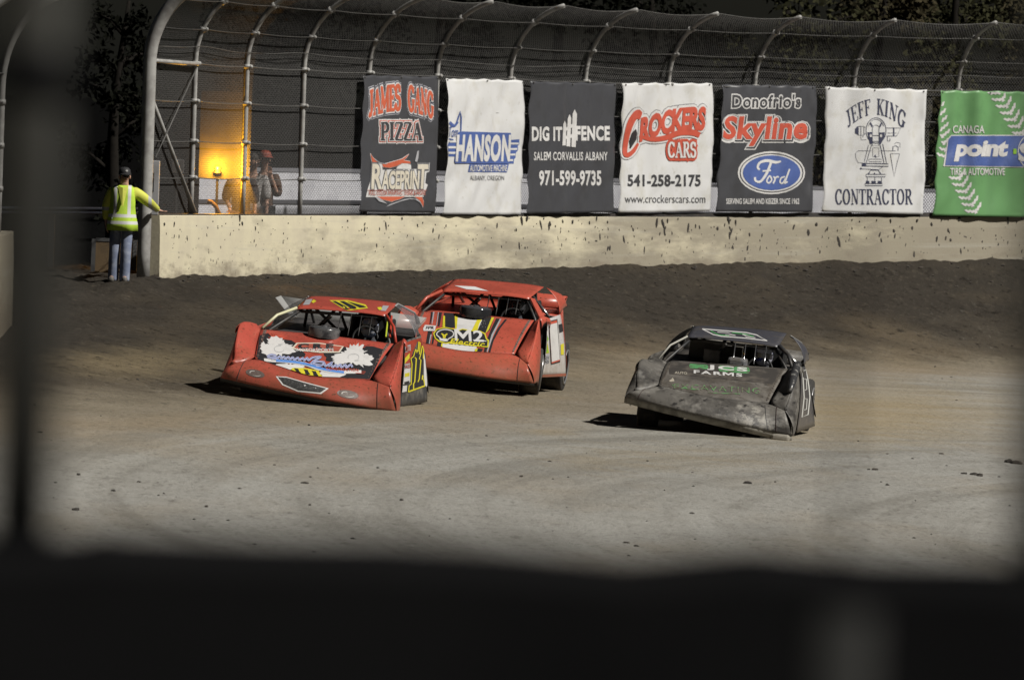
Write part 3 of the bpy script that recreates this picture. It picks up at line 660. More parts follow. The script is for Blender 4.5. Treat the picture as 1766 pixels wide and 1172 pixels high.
for pts in ([(185, 100), (225, 170), (330, 250), (215, 250)], [(390, 290), (480, 270), (600, 235), (740, 195), (865, 110), (800, 190), (760, 215), (880, 240), (890, 275), (740, 270), (640, 320), (520, 350), (410, 335)], [(300, 855), (790, 855), (700, 900), (600, 925), (560, 945), (430, 915), (380, 900)], [(960, 858), (1090, 862), (1118, 940), (1112, 1045), (1060, 930)]):
    s1.lay('emblem', [stroke(c4(pts), 1.6, True)], I_W, 1); s1.lay('emblem', [poly(c4(pts))], I_O, 2)
s1.lay('emblem', [stroke(c4([(250, 200), (340, 260), (470, 285)]), 1.0), poly(c4([(260, 865), (330, 940), (480, 985), (420, 940), (330, 870)])), poly(c4([(450, 1040), (520, 990), (760, 905), (880, 885), (1010, 900), (1080, 985), (1105, 1050), (1050, 960), (960, 905), (860, 905), (700, 945)])), poly(c4([(960, 240), (1000, 60), (1030, 50), (1020, 180), (1000, 250)]))], I_S, 3)
for grow, m, lv in ((.05, I_G, 2), (0, I_C, 3)):
    s1.lay('lettering', text('R', B4((190, 280, 380, 725), 620, 255, 10.19), grow, .03, 0, .1) + text('ACEPRIN', B4((375, 400, 1040, 730), 620, 255, 10.19), grow, .03, -.02, .12) + text('T', B4((1010, 290, 1200, 720), 620, 255, 10.19), grow, .03, 0, .12), m, lv)
s1.lay('lettering', [rrect(*B4((125, 742, 1165, 752), 620, 255, 10.19), .3)], I_BR, 4)
s1.lay('lettering', text('FULL COLOR PRINTING', B4((150, 765, 730, 830), 620, 255, 10.19), 0, .02) + text('SIGNS & MORE', B4((770, 765, 1140, 830), 620, 255, 10.19), 0, .02), I_BR, 4)

# 2 white banner with blue winged lettering
s2 = banner('white banner with slanted blue lettering and striped wings', WHT, [(767, 134), (902, 138), (897, 370), (761, 370)], 2, .045)
c5 = T(755, 180, 7.813)
s2.lay('emblem', [poly(c5([(110, 600), (145, 510), (260, 500), (250, 705), (115, 700)])), poly(c5([(970, 480), (1095, 470), (1095, 540), (1075, 560), (1078, 620), (1050, 650), (1045, 720), (1025, 740), (1020, 800), (920, 800)]))], I_B, 1)
s2.lay('emblem', [rrect(*B4((150, 488, 255, 515), 755, 180, 7.813), .5), rrect(*B4((135, 566, 245, 595), 755, 180, 7.813), .5), rrect(*B4((115, 640, 235, 668), 755, 180, 7.813), .5), rrect(*B4((975, 515, 1085, 540), 755, 180, 7.813), .5), rrect(*B4((965, 590, 1065, 615), 755, 180, 7.813), .5), rrect(*B4((950, 665, 1040, 690), 755, 180, 7.813), .5), rrect(*B4((940, 740, 1010, 765), 755, 180, 7.813), .5)], I_W, 2)
s2.lay('emblem', [stroke(c5([(205, 480), (135, 460), (122, 370), (140, 270), (160, 235), (220, 300), (250, 240), (275, 170), (298, 95), (310, 170), (305, 360)]), 2.2), poly(c5([(140, 270), (160, 225), (215, 275), (255, 225), (275, 245), (235, 300), (200, 310)]))], I_B, 2)
s2.lay('lettering', text('Tom', B4((140, 300, 265, 440), 755, 180, 7.813), 0, 0, 0, .25), I_B, 3)
s2.lay('lettering', [poly(c5([(265, 380), (290, 365), (975, 385), (985, 430), (945, 800), (225, 795), (215, 765)]))], I_B, 3)
s2.lay('lettering', text('HANSON', B4((225, 405, 980, 775), 755, 180, 7.813), 0, .05, .05, .17), I_W, 4)
s2.lay('emblem', [poly(c5([(425, 805), (955, 805), (930, 918), (405, 912)]))], I_B, 1)
s2.lay('lettering', text('AUTOMOTIVE', B4((425, 815, 730, 905), 755, 180, 7.813), 0, .02, 0, .1) + text('MACHINE', B4((745, 815, 930, 905), 755, 180, 7.813), 0, .02, 0, .1), I_W, 2)
s2.lay('lettering', text('ALBANY, OREGON', B4((430, 960, 890, 1035), 755, 180, 7.813), 0, .0), I_G, 1)

# 3 charcoal banner with a picket fence emblem
s3 = banner('charcoal banner with white lettering around a picket fence emblem', BLK, [(911, 139), (1060, 143), (1056, 366), (906, 369)], 3, .04)
c6 = T(905, 180, 7.813)
s3.lay('lettering', text('DIG IT', B4((92, 300, 500, 497), 905, 180, 7.813), 0, .042, .04) + text('FENCE', B4((682, 290, 1142, 492), 905, 180, 7.813), 0, .042, .04), I_W, 1)
s3.lay('emblem', [poly(c6([(512, 270), (530, 220), (552, 265), (545, 555), (500, 555)])), poly(c6([(572, 190), (597, 135), (620, 185), (605, 570), (553, 565)])), poly(c6([(638, 130), (665, 68), (697, 130), (680, 578), (622, 572)])), poly(c6([(520, 330), (680, 235), (680, 285), (520, 375)])), poly(c6([(510, 440), (680, 385), (680, 435), (510, 480)]))], I_W, 2)
s3.lay('lettering', text('SALEM CORVALLIS ALBANY', B4((120, 640, 1112, 755), 905, 180, 7.813), 0, .02, .05), I_W, 1)
s3.lay('lettering', text('971-599-9735', B4((190, 890, 1028, 1098), 905, 180, 7.813), 0, .034, .03), I_W, 1)

# 4 white banner with red script and a phone number
s4 = banner('white banner with big red script lettering above a phone number', WHT, [(1070, 142), (1228, 143), (1224, 364), (1064, 367)], 4)
c7 = T(1050, 110, 4.186)
def wavy(v): return np.stack([v[:, 0], v[:, 1]], 1)
def crock(grow, m, lv):
    sh = [stroke(c7([(205, 400), (215, 355), (190, 365), (150, 430), (120, 540), (110, 640), (130, 660), (170, 630), (205, 575)]), [x + grow for x in (6, 10, 12, 11, 9, 8, 8, 7, 4)], smooth=4)]
    L_ = text('ROCKERS', (1101, 185, 1216, 227), grow * .012, .055, -.02, .15)
    def w(v):
        k = (v[:, 0] - 1100) / 116; return np.stack([v[:, 0], v[:, 1] + (1 - k) * 16 - 9 * np.sin(k * 2.6) + 3.5], 1)
    sh += warp(L_, w)
    sh += [stroke(c7([(215, 520), (300, 545), (400, 535), (500, 500), (590, 495), (650, 515)]), [x + grow for x in (5, 8, 9, 10, 11, 9)], smooth=5)]
    s4.lay('lettering', sh, m, lv)
crock(9, I_G, 1); crock(7, I_W, 2); crock(0, I_R, 4)
s4.lay('lettering', [poly(c7([(140, 560), (160, 500), (190, 470), (200, 500), (195, 545), (150, 615)]))], I_K, 3)
for grow, m, lv in ((.42, I_R, 3), (.12, I_BR, 4), (0, I_W, 5)): s4.lay('lettering', roman('CARS', (1150, 246, 1199, 271), .24, .10, grow, .02), m, lv)
s4.lay('lettering', text('541-258-2175', (1082, 301, 1208, 322), 0, .034, .03), I_CH, 1)
s4.lay('lettering', text('www.crockerscars.com', (1077, 336, 1216, 350), 0, .0), I_CH, 1)

# 5 dark banner with red lettering and a blue oval
s5 = banner('dark banner with a blue oval badge below slanted red lettering', BLK, [(1243, 145), (1405, 147), (1399, 366), (1232, 365)], 5, .04)
s5.lay('lettering', text('Donofrio\'s', (1262, 163, 1380, 186), .075, .02, .06, .06), I_W, 1)
s5.lay('lettering', text('Donofrio\'s', (1262, 163, 1380, 186), 0, .02, .06, .06), I_CH, 2)
for g_, m, lv, dx, dy in ((.095, I_W, 1, 1.5, 1.5), (.062, I_CH, 2, 1.2, 1.2), (.030, I_W, 3, 0, 0), (0, I_R, 4, 0, 0)):
    s5.lay('lettering', text('Skyline', (1245 + dx, 200 + dy, 1391 + dx, 252 + dy), g_, .04, .03, .14), m, lv)
s5.lay('badge', [ell(1330, 298, 58, 37)], I_W, 1); s5.lay('badge', [ring(1330, 298, 55, 34, 1.6)], I_CH, 2); s5.lay('badge', [ell(1330, 298, 49.5, 30)], I_B, 2)
c8 = T(1050, 110, 4.186)
s5.lay('badge', [stroke(c8([(1085, 765), (1070, 750), (1085, 715), (1140, 700), (1200, 712), (1240, 705)]), [3, 4, 4, 5, 5, 2.5], smooth=4), stroke(c8([(1165, 715), (1135, 790), (1090, 850), (1055, 845), (1050, 820)]), [4, 4.5, 4, 3.5, 4], smooth=4), stroke(c8([(1105, 775), (1165, 770)]), 2.6), stroke(c8([(1150, 815), (1135, 845), (1150, 862), (1170, 840), (1160, 812), (1150, 815)]), 2.6, smooth=4), stroke(c8([(1185, 815), (1195, 835), (1180, 865)]), 2.8, smooth=3), stroke(c8([(1192, 830), (1212, 815), (1222, 822)]), 2.6, smooth=3), stroke(c8([(1268, 815), (1240, 825), (1232, 855), (1250, 862), (1270, 830)]), 2.6, smooth=4), stroke(c8([(1300, 760), (1275, 830), (1265, 862), (1285, 850)]), 2.8, smooth=4)], I_W, 3)
s5.lay('lettering', text('SERVING SALEM AND KEIZER SINCE 1962', (1252, 342, 1378, 352), 0, .02), I_W, 1)

# 6 white banner with a surveying instrument
s6 = banner('white banner with a line drawing of a surveying instrument', WHT, [(1421, 149), (1598, 154), (1591, 370), (1415, 365)], 6)
c9 = T(1430, 160, 6.894)
s6.lay('lettering', warp(roman('JEFF', (1459, 176, 1502, 202), .20, .07, 0, .1) + roman('KING', (1512, 176, 1562, 202), .22, .07, 0, .08), lambda v: np.stack([1510 + (v[:, 0] - 1510) * (1 + (v[:, 1] - 190) * -.004), v[:, 1] - 5 + 27 * ((v[:, 0] - 1509) / 53) ** 2], 1)), I_N, 1)
s6.lay('lettering', roman('CONTRACTOR', (1440, 327, 1574, 352), .20, .07, 0, .05), I_N, 1)
k_ = .9
drw = [ring(*c9([(555, 450)])[0], 18, 22.5, 1.2), ring(*c9([(555, 440)])[0], 14.5, 18, .8, a0=200, a1=340), ring(*c9([(555, 445)])[0], 7, 9, .7, a0=200, a1=340)]
for pts, w in (([(345, 400), (345, 505), (410, 505), (410, 400), (345, 400)], k_), ([(375, 400), (375, 505)], k_), ([(410, 410), (430, 410)], k_), ([(410, 490), (430, 490)], k_), ([(680, 420), (850, 420), (800, 515), (680, 515)], k_), ([(765, 415), (765, 515)], 2.2), ([(690, 480), (800, 480)], .6), ([(375, 510), (375, 560), (440, 560)], .6), ([(400, 510), (400, 530)], .6), ([(690, 520), (690, 575), (720, 575), (720, 545)], k_), ([(465, 620), (415, 820)], k_), ([(500, 620), (440, 830)], k_), ([(605, 620), (650, 835)], k_), ([(635, 610), (680, 835)], k_), ([(510, 420), (510, 630), (590, 630), (590, 420)], k_), ([(510, 510), (590, 510)], k_), ([(510, 580), (590, 580)], k_), ([(515, 655), (515, 760), (590, 760), (590, 655), (515, 655)], .6), ([(470, 790), (470, 820), (620, 820), (620, 790), (470, 790)], .7), ([(395, 840), (700, 845), (700, 875), (440, 872), (395, 870)], 1.3), ([(375, 905), (590, 915), (630, 880)], k_), ([(470, 960), (490, 920), (580, 920), (610, 960)], 1.3), ([(435, 970), (435, 1000), (665, 1000), (665, 970), (435, 970)], 1.1), ([(450, 1005), (450, 1070)], k_), ([(540, 1005), (540, 1070)], .7), ([(620, 1005), (620, 1070)], k_), ([(425, 1080), (425, 1105), (630, 1105), (630, 1080), (425, 1080)], 1.2), ([(430, 840), (340, 830), (312, 770), (312, 720), (340, 690), (500, 690)], .6), ([(610, 690), (790, 692)], .6), ([(725, 725), (745, 850), (770, 1000), (800, 850), (835, 725), (725, 725)], .8), ([(755, 690), (755, 640), (790, 630), (820, 650), (815, 690)], 1.1), ([(770, 610), (800, 590), (840, 600), (840, 650)], .6)):
    drw.append(stroke(c9(pts), w))
for pts in ([(305, 430), (330, 400), (347, 405), (347, 505), (330, 495), (305, 480)], [(450, 470), (510, 470), (510, 610), (480, 610), (470, 560)], [(590, 475), (660, 470), (655, 530), (610, 615), (590, 615)], [(385, 840), (430, 830), (440, 875), (385, 875)], [(475, 365), (495, 355), (520, 400), (505, 415)], [(630, 365), (615, 355), (590, 400), (605, 415)], [(530, 760), (545, 730), (560, 775)], [(435, 1048), (475, 1048), (475, 1072), (435, 1072)], [(500, 1048), (552, 1048), (552, 1072), (500, 1072)], [(575, 1048), (625, 1048), (625, 1072), (575, 1072)], [(455, 965), (465, 948), (478, 965)], [(525, 965), (535, 948), (548, 965)], [(595, 965), (605, 948), (618, 965)], [(360, 900), (375, 885), (385, 905), (370, 915)]):
    drw.append(poly(c9(pts)))
s6.lay('drawing', drw, I_N, 1)
s6.lay('drawing', [ell(*c9([(490, 512)])[0], 2, 2.6), ell(*c9([(612, 512)])[0], 2, 2.6)], I_W, 2)

# 7 green banner with tyre tracks
s7 = banner('green banner with white tyre tracks and a blue lettered panel', vinyl('vinyl_green', (.135, .30, .12), (.115, .255, .105), .42), [(1621, 155), (1796, 158), (1791, 375), (1606, 372)], 7, .05)
c10 = T(1600, 150, 5.096)
def track(p0, p1, wid, n=9):
    sh = []; p0, p1 = np.array(p0, float), np.array(p1, float); d = p1 - p0; d /= np.linalg.norm(d); q = np.array([-d[1], d[0]]); L_ = np.linalg.norm(p1 - p0); random.seed(int(p0[0]))
    for i in range(n):
        for sd in (-1, 1):
            for k in range(3):
                a = p0 + d * (L_ * (i + .5) / n) + q * sd * wid * (.06 + .30 * k); f = .2 + .3 * (k == 2) * random.random(); l = L_ / n * .62; w = wid * .21
                dd = d * .85 - q * sd * .5; c = a + d * (-k * l * .4)
                sh.append(poly([tuple(x) for x in (c - dd * l * .5 - q * w * .5, c - dd * l * .5 + q * w * .5, c + dd * l * .62 + q * w * .5, c + dd * l * .62 - q * w * .5)]))
    return sh
def inq(sh):
    out = []
    for v, t in sh:
        if v[:, 1].min() > 156 and v[:, 1].max() < 371.5 and v[:, 0].min() > 1621 - (v[:, 1].mean() - 155) * .07 + 1: out.append((v, t))
    return out
s7.lay('tyre_track', inq(track(c10([(600, 20)])[0], c10([(850, 430)])[0], 19, 7) + track(c10([(70, 160)])[0], c10([(170, 640)])[0], 19, 8) + track(c10([(260, 770)])[0], c10([(430, 1120)])[0], 19, 6)), I_W, 1)
def panel(g_): return [poly(c10([(180 - g_, 460), (205, 430 - g_), (830, 430 - g_), (900, 425 - g_), (900, 700 + g_), (150 - g_ * 2, 690 + g_)]))]
s7.lay('panel', panel(8), I_W, 2); s7.lay('panel', panel(0), I_B, 3)
s7.lay('lettering', text('point', B4((222, 470, 705, 655), 1600, 150, 5.096), 0, .05, -.02, .16), I_W, 4)
s7.lay('lettering', [stroke(arc_pts(*c10([(905, 570)])[0], 22, 29, 90, 270, 16), 1.5)], I_W, 4); s7.lay('panel', [poly([c10([(905, 570)])[0]] + arc_pts(*c10([(905, 570)])[0], 21.5, 28, 90, 270, 16))], I_B, 4)
s7.lay('lettering', text('S', B4((790, 490, 920, 655), 1600, 150, 5.096), 0, .05, 0, .1), I_W, 5); s7.lay('lettering', [rrect(*B4((748, 545, 778, 590), 1600, 150, 5.096), .5)], I_LG, 5)
s7.lay('lettering', text('CANAGA', B4((218, 338, 495, 408), 1600, 150, 5.096), 0, .015), I_W, 2)
s7.lay('lettering', text('TIRE & AUTOMOTIVE', B4((195, 712, 676, 775), 1600, 150, 5.096), 0, .015), I_W, 2)

# ------------------------------------------------------------------ behind the fence
def back_wall():
    # long pale low wall beyond the fence
    a = unproj(330, 372, 158.5); pts = [unproj(px, 372, y) for px, y in ((342, 159), (640, 164), (900, 169), (1300, 178), (1800, 193), (2100, 203))]
    tops = [unproj(px, py, y)[2] for px, py, y in ((342, 288, 159), (640, 292, 164), (900, 300, 169), (1300, 318, 178), (1800, 330, 193), (2100, 336, 203))]
    O = np.array([pts[0][0], pts[0][1], HC - 3.4]); r = empty('low_wall', tuple(O)); tag(r, 'long pale grey low wall standing behind the catch fence', 'wall')
    f = np.linspace(0, 1, 60); P = crv(pts)(f); Z = crv(np.c_[tops, tops, tops])(f)[:, 0]
    def strip(name, z0, z1, dy0, dy1, m):
        V = []; Fc = []
        for p, zt_ in zip(P, Z):
            h = zt_ - O[2]
            for dy, zz in ((dy0, z0), (dy0, z1), (dy1, z1), (dy1, z0)): V.append((p[0] - O[0], p[1] - O[1] + dy, h + zz if zz > -9 else 0.0))
        for i in range(len(P) - 1):
            for k in range(4): Fc.append((i * 4 + k, (i + 1) * 4 + k, (i + 1) * 4 + (k + 1) % 4, i * 4 + (k + 1) % 4))
        Fc += [(0, 1, 2, 3), tuple((len(P) - 1) * 4 + k for k in (3, 2, 1, 0))]; mesh(name, V, Fc, m, r)
    strip('panel', -10, -.07, 0, .12, mat('pale_panel', (.62, .62, .66), .6, (.52, .52, .56), 2))
    strip('coping', -.068, 0, -.03, .15, mat('pale_coping', (.20, .20, .22), .6))
    strip('dark_band', -.62, -.55, -.05, -.003, mat('dark_band', (.07, .07, .08), .6))
back_wall()
# the amber warning lamp on its pole
bp_ = unproj(375, 288, 153.3); bg = gz(bp_[0], bp_[1]); lamp = empty('warning_lamp', (bp_[0], bp_[1], bg)); tag(lamp, 'lit amber warning lamp with an added dark plate to catch its glow, behind the catch fence', 'lamp')
hz_ = bp_[2] - bg
MB().tube([(0, .16, 0), (0, .16, hz_ + .5)], .022, 8).build('pole', mat('pole_black', (.012, .012, .012), .9, spec=.1), lamp)
P_ = [(-.31, -.20), (-.31, 1.25), (.50, 1.25), (.50, -.20)]
n_ = len(P_); mesh('added_glow_plate', [(x, .10, hz_ + z) for x, z in P_] + [(x, .125, hz_ + z) for x, z in P_], [tuple(range(n_)), tuple(range(n_, 2 * n_))[::-1]] + [(i, i + n_, (i + 1) % n_ + n_, (i + 1) % n_) for i in range(n_)], mat('plate_dark', (.030, .028, .026), .95, (.024, .022, .02), 5, spec=.05), lamp)  # dark plate added behind the lamp so its light shows as a glow
MB().lathe([(.0, -.07), (.06, -.07), (.06, -.04), (.0, -.04)], (0, .055, hz_ - .03), 'z', 14).build('base', mat('lamp_base', (.02, .02, .02), .5), lamp)
am = bpy.data.materials.new('amber_lens'); am.use_nodes = True; N, L = nodes_of(am); N['Principled BSDF'].inputs['Base Color'].default_value = (.5, .2, .02, 1); N['Principled BSDF'].inputs['Emission Color'].default_value = (1, .48, .02, 1); N['Principled BSDF'].inputs['Emission Strength'].default_value = 1.0
MB().lathe([(.001, .05), (.03, .045), (.05, .02), (.03, -.04)], (0, .055, hz_ - .03), 'z', 18).build('lens', am, lamp, smooth=True)
d = bpy.data.lights.new('amber_glow', 'POINT'); d.energy = 290; d.color = (1, .45, .025); d.shadow_soft_size = .05; o = bpy.data.objects.new('amber_glow', d); COL.objects.link(o); o.parent = lamp; o.location = (0, -.10, hz_ + .0)
# bent brown pipe lying on the wall behind the fence
b0 = unproj(372, 362, 153.2); pb = MB().tube([(-.14, 0, .14), (-.08, 0, .13), (0, 0, .06), (.06, 0, -.06), (.12, .02, -.3)], .035, 8).build('bent_pipe', mat('rust', (.06, .035, .018), .9, (.04, .022, .012), 12), None, smooth=True); pb.location = tuple(b0); tag(pb, 'short bent rusty pipe below the lit amber lamp', 'pipe')
# grey lamp-like box on a thin post behind the first bay
q = unproj(305, 287, 156); qg = gz(q[0], q[1]); bx = empty('meter_box', (q[0], q[1], qg)); tag(bx, 'small grey box on a dark post seen through the first fence bay', 'box')
MB().box((-.09, -.06, q[2] - qg - .12), (.12, .06, q[2] - qg + .12)).build('casing', mat('box_grey2', (.20, .20, .20), .5, (.1, .1, .1), 9), bx, bevel=.02); MB().tube([(0, 0, 0), (0, 0, q[2] - qg - .1)], .03, 8).build('post', mat('dark_post', (.02, .02, .02), .6), bx)
# gate opening: guard rail, board and dirt
g0 = unproj(-60, 362, 152.2); g1 = unproj(238, 364, 152.2); gr = empty('guard_rail', tuple((g0 + g1) / 2 * np.array([1, 1, 0]) + np.array([0, 0, HC - 3.4]))); tag(gr, 'dim grey-blue guard rail running behind the flagman', 'guard rail'); O = np.array(gr.location)
prof = [(-.0, -.07), (-.035, -.05), (-.035, -.03), (0, -.01), (0, .01), (-.035, .03), (-.035, .05), (0, .07)]
V = []; Fc = []
for e_ in (g0, g1):
    for dy, dz in prof: V.append((e_[0] - O[0], e_[1] - O[1] + dy, e_[2] - O[2] + dz * .8))
for k in range(7): Fc.append((k, k + 1, 8 + k + 1, 8 + k))
mesh('beam', V, Fc, mat('rail_blue', (.045, .05, .065), .5, (.03, .03, .04), 4), gr, solid=.004)
for f in (.1, .5, .9):
    e_ = g0 + (g1 - g0) * f - O; MB().box((e_[0] - .05, e_[1] + .02, -.3), (e_[0] + .05, e_[1] + .12, e_[2] + .03)).build('post', mat('rail_post', (.03, .03, .03), .7), gr)
w0 = unproj(196, 452, 150.6); wz = gz(w0[0], w0[1]); bd = empty('board', (w0[0], w0[1], wz)); tag(bd, 'brown board in a worn white frame propped behind the flagman legs', 'board')
R_ = Matrix.Rotation(math.radians(-14), 4, 'X')
MB().box((-.30, 0, 0), (.30, .03, .56), R_).build('panel', mat('plywood', (.13, .085, .04), .8, (.08, .055, .03), 4), bd)
for a_, b_ in (((-.37, -.012, 0), (-.302, .042, .60)), ((.302, -.012, 0), (.37, .042, .60)), ((-.30, -.012, .562), (.30, .042, .62))): MB().box(a_, b_, R_).build('frame', mat('worn_white', (.07, .07, .07), .8, (.04, .04, .04), 8), bd)
# ------------------------------------------------------------------ three dirt race cars
def pose_m(pos, yaw, pit, rol):
    yaw, pit, rol = map(math.radians, (yaw, pit, rol))
    ex = np.array([math.cos(yaw), -math.sin(yaw), 0]); ey = np.array([math.sin(yaw), math.cos(yaw), 0]); ez = np.array([0, 0, 1.0])
    ey, ez = math.cos(pit) * ey + math.sin(pit) * ez, math.cos(pit) * ez - math.sin(pit) * ey
    ex, ez = math.cos(rol) * ex - math.sin(rol) * ez, math.cos(rol) * ez + math.sin(rol) * ex
    M = Matrix.Identity(4)
    for i in range(3): M[i][0], M[i][1], M[i][2], M[i][3] = ex[i], ey[i], ez[i], pos[i]
    return M
def paint(name, c, dirt, amount=.62, rough=.33, metal=0.0):
    return mat(name, c, rough, dirt, 2.6, amount, amount + .22, spec=.4, metal=metal, bump=.22, bscale=4, low=(dirt, .60, -.05, .8), extra=[(tuple(x * .5 for x in dirt), 24, .585, .66), (tuple(x * 1.6 for x in dirt), 15, .635, .70), (tuple(min(1, x * .7) for x in c), 1.3, .48, .8)])
RUB = mat('tyre_rubber', (.03, .028, .026), .85, (.085, .072, .056), 5, .45, .7, bump=.4, bscale=30); RIM = mat('rim_silver', (.42, .42, .43), .35, (.10, .08, .06), 6, .5, .7, metal=.7)
DARK = mat('black_plastic', (.018, .018, .019), .5, (.06, .05, .042), 5, .52, .75); INTR = mat('interior_black', (.014, .014, .014), .7); CAGE = mat('cage_tube', (.02, .02, .021), .5, (.05, .043, .036), 8)
CHR = mat('bright_metal', (.62, .62, .63), .22, (.35, .33, .3), 9, .55, .7, metal=.9)
SMOKE = bpy.data.materials.new('smoked_plastic'); SMOKE.use_nodes = True
_n, _l = nodes_of(SMOKE); _n['Principled BSDF'].inputs['Base Color'].default_value = (.16, .16, .17, 1); _n['Principled BSDF'].inputs['Roughness'].default_value = .25; _n['Principled BSDF'].inputs['Alpha'].default_value = .42
CLEAR = bpy.data.materials.new('cloudy_plastic'); CLEAR.use_nodes = True
_n, _l = nodes_of(CLEAR); _n['Principled BSDF'].inputs['Base Color'].default_value = (.46, .46, .45, 1); _n['Principled BSDF'].inputs['Roughness'].default_value = .3; _n['Principled BSDF'].inputs['Alpha'].default_value = .6
SUIT = mat('race_suit', (.03, .03, .035), .8, (.06, .06, .07), 6)

def race_car(label, K, pos, ang, body, roofm, doorm, dark=None, opt=None):
    """K: key points in the car's own frame (x to its left side, y rearwards, z up)"""
    opt = opt or {}; dark = dark or DARK
    M = pose_m(pos, *ang); car = empty('race_car', M=M); tag(car, label, 'race car', 'dirt race cars sliding through the turn'); Mi = M.inverted()
    k = {n: np.array(v, float) for n, v in K.items()}; S = {}
    def sk(name, fn, nu, nv, m, **kw):
        o = surf_mesh(name, fn, nu, nv, m, car, **kw); S.setdefault(name, []).append((fn, o)); return fn
    V3 = lambda *a: np.array(a, float)
    # corner lines of the front bodywork
    ridge = {}
    for s in (-1, 1):
        q = 'L' if s < 0 else 'R'; fp_, hf, lip = k['fp' + q], k['hf' + q], k['lip' + q]
        r0 = V3(s * max(.94, abs(lip[0]) - .14), .33, max(.36, hf[2] - .10)); mid = r0 * .45 + fp_ * .55 + V3(s * .02, -.03, opt.get('ridge', .03))
        ridge[s] = crv([r0, r0 * .72 + fp_ * .28 + V3(s * .015, -.02, .0), mid, fp_, V3(s * 1.0, max(1.55, fp_[1] + .25), fp_[2] - .005), k['dt' + q]])
    lipL, lipR, hfL, hfR, hrL, hrR = (k[n] for n in ('lipL', 'lipR', 'hfL', 'hfR', 'hrL', 'hrR'))
    y0 = -.02
    lc = lambda u: np.stack([lipL[0] + (lipR[0] - lipL[0]) * np.asarray(u), y0 + (np.abs(np.asarray(u) * 2 - 1) ** 2.4) * (np.where(np.asarray(u) < .5, lipL[1], lipR[1]) - y0), lipL[2] + (lipR[2] - lipL[2]) * np.asarray(u)], 1)
    hm = (hfL + hfR) / 2 + V3(*opt.get('hm', (0, -.16, -.035)))
    topline = crv([ridge[-1](np.array([0.]))[0], hfL * .98 + V3(0, -.02, 0), hfL * .5 + hm * .5 + V3(0, -.03, 0), hm, hfR * .5 + hm * .5 + V3(0, -.03, 0), hfR * .98 + V3(0, -.02, 0), ridge[1](np.array([0.]))[0]])
    nose = sk('nose', loft(topline, lc, (0, -.075, .03)), 40, 12, body, solid=.006, soff=0)
    MBo = loft(lambda u: lc(u) + V3(0, .012, .006), lambda u: lc(u) + V3(0, .05, -opt.get('skirt', .055)))
    sk('air_dam', MBo, 30, 2, opt.get('dam', dark), solid=.012)
    front = crv([hfL, hfL * .5 + hm * .5 + V3(0, -.03, 0), hm, hfR * .5 + hm * .5 + V3(0, -.03, 0), hfR])
    hood = sk('hood', loft(front, lin([hrL, (hrL + hrR) / 2 + V3(0, 0, .015), hrR]), (0, 0, .03)), 24, 16, opt.get('hood', body), solid=.006, soff=0)
    for s in (-1, 1):
        q = 'L' if s < 0 else 'R'; lip = k['lip' + q]; rg = ridge[s]; hf, hr = k['hf' + q], k['hr' + q]
        # inner side: from the hood edge up to the ridge
        inner = loft(lambda u, rg=rg: rg(np.asarray(u) * .86), lambda u, hf=hf, hr=hr, rg=rg: (rg(np.zeros(1)) * (1 - np.clip(np.asarray(u) * 5, 0, 1))[:, None] + np.clip(np.asarray(u) * 5, 0, 1)[:, None] * (hf + (hr - hf) * np.clip((np.asarray(u) - .12) / .88, 0, 1)[:, None])) + V3(0, 0, -.012), (s * .035, 0, .03))
        outb = crv([lip + V3(s * .0, .0, .0), V3(s * (abs(lip[0]) + .0), lip[1] + .3, lip[2] + .0), k['fv' + q]])
        outer = loft(lambda u, rg=rg: rg(np.asarray(u) * .58), outb, (s * opt.get('flare', .03), 0, .0))
        # one fender mesh: outer skin, inner skin, rolled top over the wheel
        mb = MB()
        for fn, a, b_ in ((outer, 22, 12), (inner, 24, 6)): mb.add(*[(list(P), Fc) for P, Fc in [grid(fn, a, b_)]][0])
        arch = loft(lambda u, rg=rg: rg(.58 + .42 * np.asarray(u)), lambda u, rg=rg, s=s: rg(.58 + .42 * np.asarray(u)) + V3(s * .05, 0, -.13) + np.stack([np.zeros(len(np.atleast_1d(u))), np.zeros(len(np.atleast_1d(u))), .06 * np.sin(np.asarray(u) * math.pi)], 1), (s * .02, 0, .015))
        mb.add(*(lambda g_: (list(g_[0]), g_[1]))(grid(arch, 10, 4)))
        mb.build('fender', opt.get('fender' + q, body), car, smooth=True, solid=.008)
        S.setdefault('fender_outer', []).append((outer, None)); S.setdefault('fender_inner', []).append((inner, None))
        # door and rear quarter
        dt, dr, bf, br = k['dt' + q], k['dr' + q], k['bf' + q], k['br' + q]
        door = sk('door', loft(lin([dt, dr]), lin([bf, br]), (s * .025, 0, 0)), 14, 10, doorm[0 if s < 0 else 1], solid=.006, soff=0)
        S.setdefault('door' + q, []).append((door, None))
        qt = V3(s * .82, 4.42, dr[2] + .02); qb = V3(s * .86, 4.42, .42)
        sk('rear_quarter', loft(lin([dr, qt]), lin([br + V3(0, 0, .12), qb]), (s * .015, 0, .0)), 8, 6, opt.get('quarter', body), solid=.006)
    # decks, cockpit and tail
    zr = k['drR'][2]; zl = k['drL'][2]
    sk('deck', bil(hrL + V3(-.06, 0, -.02), V3(.02, hrR[1], (hrL[2] + hrR[2]) / 2 - .03), V3(.02, 4.38, (zr + zl) / 2 + .03), V3(-.84, 4.38, zl + .02)), 4, 6, opt.get('deck', body), solid=.006)
    sk('rear_deck', bil(V3(.04, 3.15, (zr + zl) / 2), V3(.95, 3.15, zr - .02), V3(.82, 4.38, zr + .0), V3(.04, 4.38, (zr + zl) / 2 + .03)), 3, 3, opt.get('deck', body), solid=.006)
    mb = MB(); zc = (zr + zl) / 2
